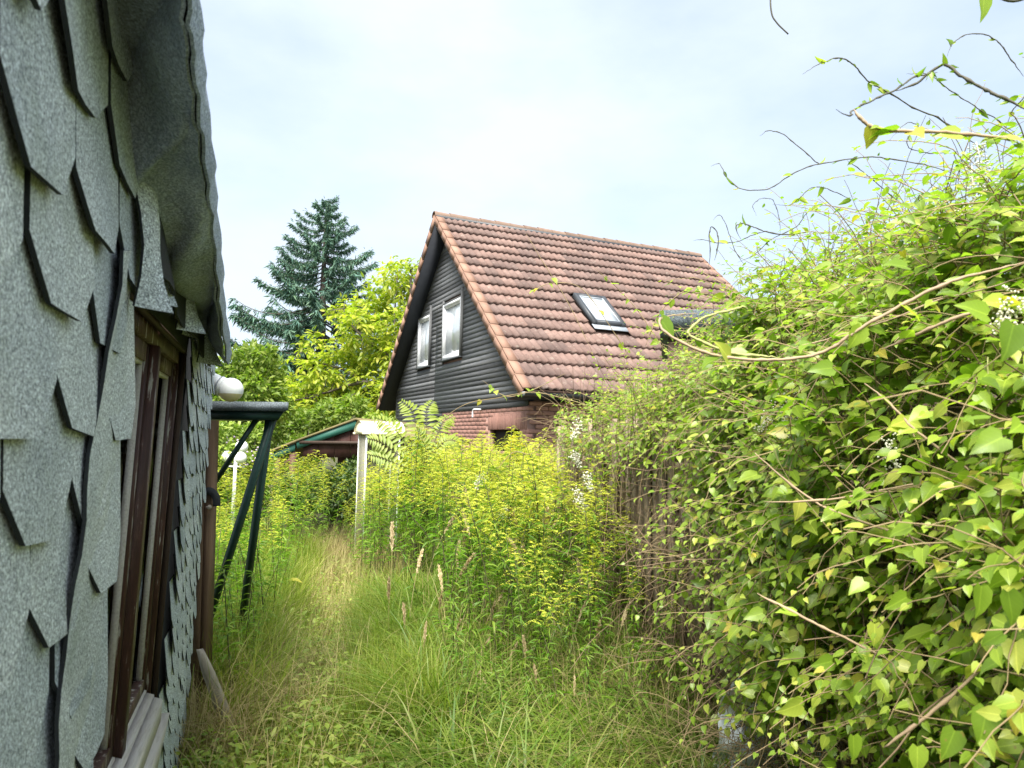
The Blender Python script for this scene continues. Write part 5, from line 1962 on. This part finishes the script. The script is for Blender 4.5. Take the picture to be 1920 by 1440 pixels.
def surface(y, u):
    """u 0..1 from the foot of the front up over the crest and down behind"""
    xf, d, c = FX(y), front(y), crest(y)
    xs = np.stack([xf - d * .80, xf - d * 1.0, xf - d * 1.08, xf - d * .95, xf - d * .35 + .02, xf + .45, xf + 1.25, xf + 2.1])
    zs = np.stack([c * 0 + .05, c * .28, c * .52, c * .74, c * .92, c, c * .985, c * .93])
    k = np.clip(u, 0, .9999) * 7
    i = k.astype(int)
    f = k - i
    a = np.arange(len(y))
    x = xs[i, a] * (1 - f) + xs[np.minimum(i + 1, 7), a] * f
    z = zs[i, a] * (1 - f) + zs[np.minimum(i + 1, 7), a] * f
    tx = xs[np.minimum(i + 1, 7), a] - xs[i, a]
    tz = zs[np.minimum(i + 1, 7), a] - zs[i, a]
    n = norm(np.stack([-tz, np.zeros(len(y)), tx], 1))
    lump = .09 * np.sin(y * 5.1 + u * 9) + .07 * np.sin(y * 9.7 - u * 17 + 1) + .05 * np.sin(y * 17 + u * 31)
    return np.stack([x, y, z], 1) + n * lump[:, None] * .8, n


def shoots(N, ysamp, usamp, depth, length, size, K=13, out=.5, droop=.8):
    """shoots that start in the mass and grow outwards, a leaf at each node"""
    y, u = ysamp(N), usamp(N)
    P0, n = surface(y, u)
    P0 = P0 - n * (depth * rs.uniform(0, 1, N) ** 1.3)[:, None]
    tang = norm(rs.normal(size=(N, 3)) * np.array([.6, 1, .8]))
    d = norm(n * out + tang * .8 + np.array([0, -.10, .15]))
    Ls = length * rs.uniform(.5, 1.3, N)
    step = (Ls / K)[:, None]
    path = [P0]
    lp_, ld, ln, ls = [], [], [], []
    p = P0.copy()
    size_ = size * rs.uniform(.75, 1.25, N)
    for k in range(K):
        t = k / K
        d = norm(d + np.array([0, 0, -droop / K * 1.6]) * (0.3 + t) + rs.normal(0, .16, (N, 3)))
        p = p + d * step
        path.append(p.copy())
        sgn = 1 if k % 2 else -1
        side = norm(np.cross(d, np.array([0, 0, 1.0]))) * sgn
        leafd = norm(d * .35 + side * .75 + n * .35 + np.array([0, -.05, -.35]) + rs.normal(0, .30, (N, 3)))
        nn = norm(np.array([0, -.25, .75]) + n * .55 + rs.normal(0, .38, (N, 3)))
        lp_.append(p + leafd * .012)
        ld.append(leafd)
        ln.append(nn)
        ls.append(size_ * (1.05 - .75 * t ** 1.5) * rs.uniform(.7, 1.2, N))
    keep = np.concatenate([np.full(N, True)] * K)
    return np.stack(path, 1), np.concatenate(lp_), np.concatenate(ld), np.concatenate(ln), np.concatenate(ls)


U = lambda a, b_, pw_=1.0: (lambda n: a + (b_ - a) * rs.uniform(0, 1, n) ** pw_)
sets = [
    shoots(1750, U(1.0, 3.2), U(.02, .74), .26, .46, .041),          # the near face
    shoots(750, U(1.0, 3.2), U(.02, .74), .5, .36, .046),           # leaves deeper in
    shoots(420, U(1.0, 3.3), U(.0, .60), .10, .40, .052, 11, .8),   # bigger leaves in front
    shoots(1250, U(1.0, 4.6), U(.52, 1.0), .25, .50, .040),          # the crest and top
    shoots(170, U(1.0, 4.2), U(.58, .85), .02, .46, .032, 13, 1.0, .6),   # loose shoots above the crest
    shoots(900, U(3.4, 6.6), U(.46, .95), .25, .48, .040),          # over the far fence
    shoots(190, U(3.3, 6.5), U(.04, .50), .05, .40, .038, 9, .25, 1.3),  # thin cover on the slats
    shoots(150, U(3.0, 4.1), U(.0, .55), .12, .40, .042, 11),
    shoots(260, U(0.4, 1.1), U(.05, .9), .25, .45, .05),
]
stem_mb = MB()
LP, LD_, LN, LS = [], [], [], []
for (pa, a, b_, c_, s_) in sets:
    stem_mb.tubes(pa - CO, np.linspace(.0024, .0009, pa.shape[1]))
    LP.append(a)
    LD_.append(b_)
    LN.append(c_)
    LS.append(s_)
LP, LD_, LN, LS = np.concatenate(LP), np.concatenate(LD_), np.concatenate(LN), np.concatenate(LS)
pxl = to_px(LP)
near = np.linalg.norm(LP - EYE, axis=1)
gone = (near < .75) | (pxl[:, 0] < 1040) | (LP[:, 2] < .02)
# the plastic sheet and the upper fence stay visible through thin spots
q_ = rs.uniform(0, 1, len(LP))
thin = ((LP[:, 1] > 2.2) & (LP[:, 1] < 3.25) & (LP[:, 2] < .70) & (q_ < .90)) | ((LP[:, 1] > 1.7) & (LP[:, 1] <= 2.2) & (LP[:, 2] < .75) & (q_ < .5)) | ((LP[:, 1] > 3.25) & (LP[:, 1] < 6.2) & (LP[:, 2] < 1.42) & (q_ < .70))
ok = ~(gone | thin)
LP, LD_, LN, LS, near, pxl = LP[ok], LD_[ok], LN[ok], LS[ok], near[ok], pxl[ok]

# long stems and tendrils against the sky, each one a part (points measured in the photograph, at their distances)
def c6(l):
    return [(1300 + x / 2.881, y / 2.881) for x, y in l]


def c7(l):
    return [(1200 + x / 2.667, 420 + y / 2.667) for x, y in l]


def c8(l):
    return [(1400 + x / 1.946, 700 + y / 1.946) for x, y in l]


TEN = [
    (c6([(590, 400), (690, 345), (800, 320), (870, 360), (960, 450), (1060, 510), (1200, 590), (1350, 660), (1480, 740), (1600, 830)]), 2.0, 2.3, .0030, 'vine_dark', 12),
    (c6([(360, 735), (400, 710), (470, 730), (560, 800), (660, 885), (710, 878)]), 2.62, 2.6, .0024, 'vine_dark', 1),
    (c6([(95, 900), (140, 890), (180, 960), (260, 1020), (390, 1018), (500, 950), (620, 890), (790, 860), (980, 845), (1150, 860), (1300, 890), (1450, 940)]), 2.7, 2.5, .0028, 'vine_dark', 9),
    (c6([(830, 865), (900, 920), (1000, 1010), (1100, 1090)]), 2.55, 2.6, .0024, 'vine_dark', 2),
    (c6([(1370, 310), (1400, 240), (1480, 195), (1580, 188), (1660, 225), (1730, 310), (1800, 400)]), 1.7, 1.7, .0020, 'vine_dark', 3),
    (c6([(1080, 490), (1200, 440), (1330, 350), (1420, 400), (1530, 460), (1640, 520), (1790, 600)]), 1.5, 1.4, .0042, 'vine_dark', 12),
    (c6([(770, 590), (860, 620), (865, 595), (960, 540), (1080, 490), (1200, 410), (1320, 395)]), 1.35, 1.45, .0026, 'vine_dark', 8),
    (c6([(865, 595), (900, 640), (980, 690), (1150, 710), (1400, 720), (1680, 745), (1800, 790)]), 1.35, 1.3, .0050, 'vine_red', 9),
    (c6([(340, 1165), (320, 1110), (360, 1075), (420, 1070), (450, 1110), (465, 1180), (470, 1260)]), 2.9, 2.9, .0020, 'vine_dark', 0),
    (c6([(105, 1190), (140, 1165), (170, 1190), (200, 1270), (240, 1370), (290, 1440)]), 3.2, 3.2, .0022, 'vine_dark', 0),
    (c6([(85, 1480), (80, 1330), (100, 1245), (135, 1260), (140, 1340), (120, 1420)]), 2.2, 2.2, .0024, 'vine_dark', 0),
    (c6([(0, 1300), (60, 1300), (150, 1322), (250, 1315), (350, 1270), (420, 1250)]), 3.2, 3.0, .0024, 'vine_dark', 3),
    (c6([(260, 1290), (235, 1220), (270, 1200), (330, 1220), (400, 1245), (530, 1262), (660, 1250)]), 2.8, 2.8, .0034, 'vine_dark', 6),
    (c6([(1150, 400), (1220, 405), (1300, 420), (1400, 490), (1520, 570), (1650, 640), (1760, 700)]), 1.9, 1.9, .0020, 'vine_dark', 5),
    (c6([(430, 1105), (520, 1110), (570, 1070), (640, 1015), (720, 1020), (790, 1050), (880, 1090)]), 2.8, 2.8, .0022, 'vine_dark', 7),
    (c6([(240, 1420), (330, 1380), (430, 1300), (560, 1240), (640, 1150), (720, 1120)]), 3.0, 2.9, .0024, 'vine_dark', 9),
    (c6([(1060, 755), (1110, 690), (1160, 655), (1210, 670), (1160, 740), (1180, 800), (1290, 820), (1420, 830)]), 2.1, 2.1, .0018, 'vine_dark', 5),
    (c7([(1960, 180), (1800, 220), (1600, 270), (1400, 350), (1200, 450), (1050, 540), (950, 610), (850, 655), (700, 680), (500, 675), (350, 655), (230, 600), (130, 530), (95, 490), (105, 460), (160, 445), (280, 442)]), 1.25, 1.5, .0046, 'vine_red', 5),
    (c7([(700, 672), (620, 660), (500, 645), (380, 610), (280, 560), (240, 530), (260, 490), (330, 450), (430, 425), (510, 420), (525, 450)]), 1.45, 1.5, .0042, 'vine_green', 1),
    (c7([(1960, 360), (1750, 420), (1550, 480), (1400, 550), (1230, 625)]), 1.2, 1.35, .0046, 'vine_red', 4),
    (c7([(1920, 260), (1700, 330), (1500, 380), (1300, 460), (1100, 520), (900, 575), (680, 635)]), 1.5, 1.7, .0028, 'vine_red', 9),
    (c8([(40, 800), (180, 870), (330, 940), (540, 1040)]), 1.75, 1.6, .0052, 'vine_red', 3),
    (c8([(430, 1200), (560, 1050), (700, 930), (800, 850)]), 1.6, 1.55, .0042, 'vine_red', 3),
    (c8([(500, 1365), (620, 1280), (780, 1160), (1000, 980)]), 1.3, 1.22, .0045, 'vine_red', 2),
    (c8([(30, 290), (190, 430), (380, 530), (590, 600), (750, 680), (900, 790)]), 1.75, 1.5, .0042, 'vine_red', 9),
    (c8([(430, 40), (540, 130), (640, 220), (800, 340), (900, 420), (1010, 500)]), 1.6, 1.4, .0042, 'vine_red', 8),
    (c8([(60, 470), (300, 455), (560, 410), (800, 370), (1010, 260)]), 1.7, 1.45, .0036, 'vine_red', 8),
    (c8([(880, -60), (876, 150), (880, 300), (872, 480)]), 1.4, 1.4, .0034, 'vine_green', 5),
    ([(1130, 770), (1060, 748), (1000, 735), (950, 742), (905, 712)], 5.6, 5.6, .005, 'vine_stem', 9),
    ([(1090, 790), (1040, 790), (1000, 850), (960, 850), (915, 900)], 5.6, 5.6, .004, 'vine_stem', 4),
    ([(1060, 700), (1000, 730), (940, 745), (870, 760), (800, 805), (770, 790)], 6.0, 6.3, .004, 'vine_stem', 6),
    ([(1110, 660), (1060, 560), (1010, 480), (985, 440)], 5.2, 5.2, .0035, 'vine_stem', 1),
    ([(1200, 700), (1150, 620), (1090, 540), (1030, 530), (990, 550)], 4.8, 4.8, .0035, 'vine_stem', 6),
    ([(1260, 680), (1200, 590), (1160, 545), (1110, 500)], 4.6, 4.6, .0030, 'vine_stem', 8),
    ([(1210, 650), (1240, 585), (1290, 545), (1330, 540)], 4.4, 4.4, .0040, 'vine_stem', 10),
]
heart_me = MB().inst(HEART, np.eye(4)[None]).mesh('leaf', M['vine'], True)
leaf_coords(heart_me, HEART)
extra = []
for pts, d0, d1, r, mt, nl in TEN:
    n = len(pts)
    P = spline([at(x, y_, d0 + (d1 - d0) * k / (n - 1)) for k, (x, y_) in enumerate(pts)], 7)
    P = P + np.cumsum(rs.normal(0, .0011, P.shape), 0) * min(1, d0 / 2)
    q = MB()
    rr = (np.linspace(r * .55, r * .85, len(P)) if mt == 'vine_dark' else np.linspace(r * .75, r * .55, len(P))) * rs.uniform(.85, 1.15, len(P))
    rr[::6] *= 1.35
    rr *= np.interp(np.linspace(0, 1, len(P)), [0, .15, .85, 1], [.25, 1, 1, .25])
    q.tube(P - CO, rr, 6)
    q.build('tendril', M[mt], creeper, True)
    for k in range(nl):
        w = rs.uniform(.12, .98)
        p = P[int(w * (len(P) - 1))]
        small = mt == 'vine_dark'
        if small:
            d = norm(rs.normal(size=3) * np.array([1, .5, .7]) + np.array([-.2, 0, -.1]))
            s = rs.uniform(.016, .036) * (d0 / 1.9)
            extra.append((p, d, norm(rs.normal(size=3)), (s * .55, s, s)))
        else:
            d = norm(rs.normal(size=3) * np.array([.8, .4, .4]) + np.array([-.2, -.3, -.35]))
            s = rs.uniform(.032, .055) * (1 if d0 < 3 else 1.1)
            extra.append((p, d, norm(np.array([0, -.5, .8]) + rs.normal(0, .3, 3)), (s, s, s)))
# leaf hanging into the top of the picture, and twigs above it
q = MB()
q.tube(spline([at(1960, -20, 1.4) - CO, at(1900, 2, 1.4) - CO, at(1850, -18, 1.4) - CO, at(1780, -60, 1.4) - CO]), .003, 6)
q.build('tendril', M['vine_dark'], creeper, True)
extra.append((at(1846, -16, 1.4), norm(at(1848, 38, 1.4) - at(1846, -16, 1.4)), np.array([0.3, -1, .1]), (.05, .062, .05)))
q = MB()
q.tube(spline([at(1440, -260, 2.2) - CO, at(1444, -40, 2.2) - CO, at(1446, 20, 2.2) - CO, at(1456, 42, 2.2) - CO, at(1478, 64, 2.2) - CO]), .0026, 6)
q.build('tendril', M['vine_dark'], creeper, True)
# nearest big blurred leaves
for (px, py, dd, s, ang) in ((1880, 820, 1.05, .07, 200), (1850, 590, 1.1, .065, 160), (1900, 610, 1.0, .07, 250), (1700, 500, 1.35, .06, 170), (1420, 890, 2.0, .08, 190), (1560, 690, 1.6, .07, 185), (1840, 1100, 1.1, .06, 260), (1890, 1110, 1.1, .065, 275),
                             (1640, 1170, 1.5, .055, 265), (1620, 1090, 1.5, .055, 210), (1500, 940, 1.75, .06, 255), (1740, 770, 1.4, .06, 200), (1430, 1150, 2.0, .07, 190), (1790, 1370, 1.1, .06, 240), (1850, 1330, 1.05, .065, 250), (1600, 1380, 1.4, .06, 270), (1720, 1400, 1.2, .055, 265), (1500, 1320, 1.6, .07, 200), (1560, 1240, 1.6, .06, 190), (1700, 1120, 1.35, .06, 205)):
    a = math.radians(ang)
    d = norm(np.array([math.cos(a), -.25, math.sin(a)]))
    s *= .8
    extra.append((at(px, py, dd), d, norm(np.array([.1, -.75, .65]) + rs.normal(0, .25, 3)), (s, s, s)))
eP = np.array([e_[0] for e_ in extra])
eM = frames(eP, np.array([e_[1] for e_ in extra]), np.array([e_[2] for e_ in extra]), np.array([e_[3] for e_ in extra]))
Mx = frames(LP, LD_, LN, LS)
Mx[:, :3, 3] -= CO
eM[:, :3, 3] -= CO
nE = min(len(eM), 220)
score = LS / near * ((pxl[:, 0] < 1920) & (pxl[:, 1] > 0) & (pxl[:, 1] < 1440))
big = np.argsort(-score)[:300 - nE]
for A in list(eM[:nE]) + list(Mx[big]):
    link('leaf', heart_me, creeper).matrix_local = Matrix(A.tolist())
rest = np.setdiff1d(np.arange(len(LP)), big)
q = MB().inst(HEART, Mx[rest])
if len(eM) > nE:
    q.inst(HEART, eM[nE:])
lm = tag(q.build('leaf_mass', M['vine'], creeper, True), kind='stuff')
leaf_coords(lm.data, HEART)
tag(stem_mb.build('shoots', M['vine_stem'], creeper, True), kind='stuff')

# brown dead stems in the shade of the mass and down the fence
N = 1300
y = rs.uniform(1.0, 6.6, N)
u = rs.uniform(0, .55, N)
P0, n = surface(y, u)
P0 = P0 - n * (front(y) * np.where(y > 3.2, rs.uniform(-.08, .9, N), rs.uniform(.15, .9, N)))[:, None]
K = 8
p, pa = P0.copy(), [P0]
d = norm(rs.normal(size=(N, 3)) * np.array([.25, 1, .8]) + np.array([0, 0, -.3]))
for k in range(K):
    d = norm(d + rs.normal(0, .22, (N, 3)) * np.array([.4, 1, 1]))
    p = p + d * .085
    p[:, 2] = np.maximum(p[:, 2], .02)
    pa.append(p.copy())
q = MB().tubes(np.stack(pa, 1) - CO, np.linspace(.0026, .0014, K + 1))
tag(q.build('dead_stems', M['dead'], creeper, True), kind='stuff')

# white flower sprays
for (px, py, d0, L_, hang) in ((1478, 742, 2.35, .13, 1), (1505, 720, 2.4, .10, 1), (1490, 790, 2.3, .08, 1), (1440, 770, 2.6, .07, 1), (1660, 830, 1.8, .06, 1), (1825, 400, 1.9, .12, -1), (1850, 350, 1.95, .12, -1), (1800, 440, 2.0, .08, -1), (1905, 555, 1.3, .07, 1), (1870, 420, 1.8, .08, 1),
                              (1760, 460, 2.1, .06, 1), (1090, 790, 5.4, .14, 1), (1080, 920, 5.3, .14, 1), (1100, 890, 5.2, .12, 1), (1075, 850, 5.5, .10, 1), (905, 890, 5.9, .12, 1), (945, 960, 5.7, .10, 1)):
    p0 = at(px, py, d0 * .93)
    n = 110
    t = rs.uniform(0, 1, n)
    ax = norm(np.array([rs.normal(0, .35), -.1, -hang * .9]))
    P = p0 + ax[None] * (L_ * t)[:, None] + rs.normal(0, 1, (n, 3)) * (.010 + .22 * L_ * (1 - t) * .6)[:, None] * .8
    s = rs.uniform(.004, .008, n) * (1 if d0 < 3 else 2.2)
    q = MB().inst(OCTA, frames(P - CO, rnd_dirs(n), rnd_dirs(n), s))
    q.tube([p0 - CO, p0 + ax * L_ - CO], .0015, 4)
    q.build('flower_spray', M['flower'], creeper)['kind'] = 'stuff'

# single yellowed leaf on a stalk over the path edge
yl = at(552, 1086, 6.2)
yt = thing('yellowed_leaf', 'single broad yellow leaf standing above the grass left of the path', 'leaf', (float(yl[0]), 6.2, 0))
q = MB()
q.tube([(0, 0, 0), (.0, .02, float(yl[2]) * .6), (-.05, 0, float(yl[2]) - .01)], .003, 5)
q.build('stalk', M['gr_stem'], yt, True)
q = MB()
q.inst(OVAL, frames(np.array([[-.06, 0, float(yl[2]) - .01]]), np.array([[1, -.1, .12]]), np.array([[0, -.4, 1]]), np.array([[.11, .13, .2]])))
q.build('blade', M['yellow_leaf'], yt)
print('shingles', n_sh, 'bricks', nb, 'creeper leaves', len(LP), 'extra', len(extra), 'objects', len(bpy.data.objects))
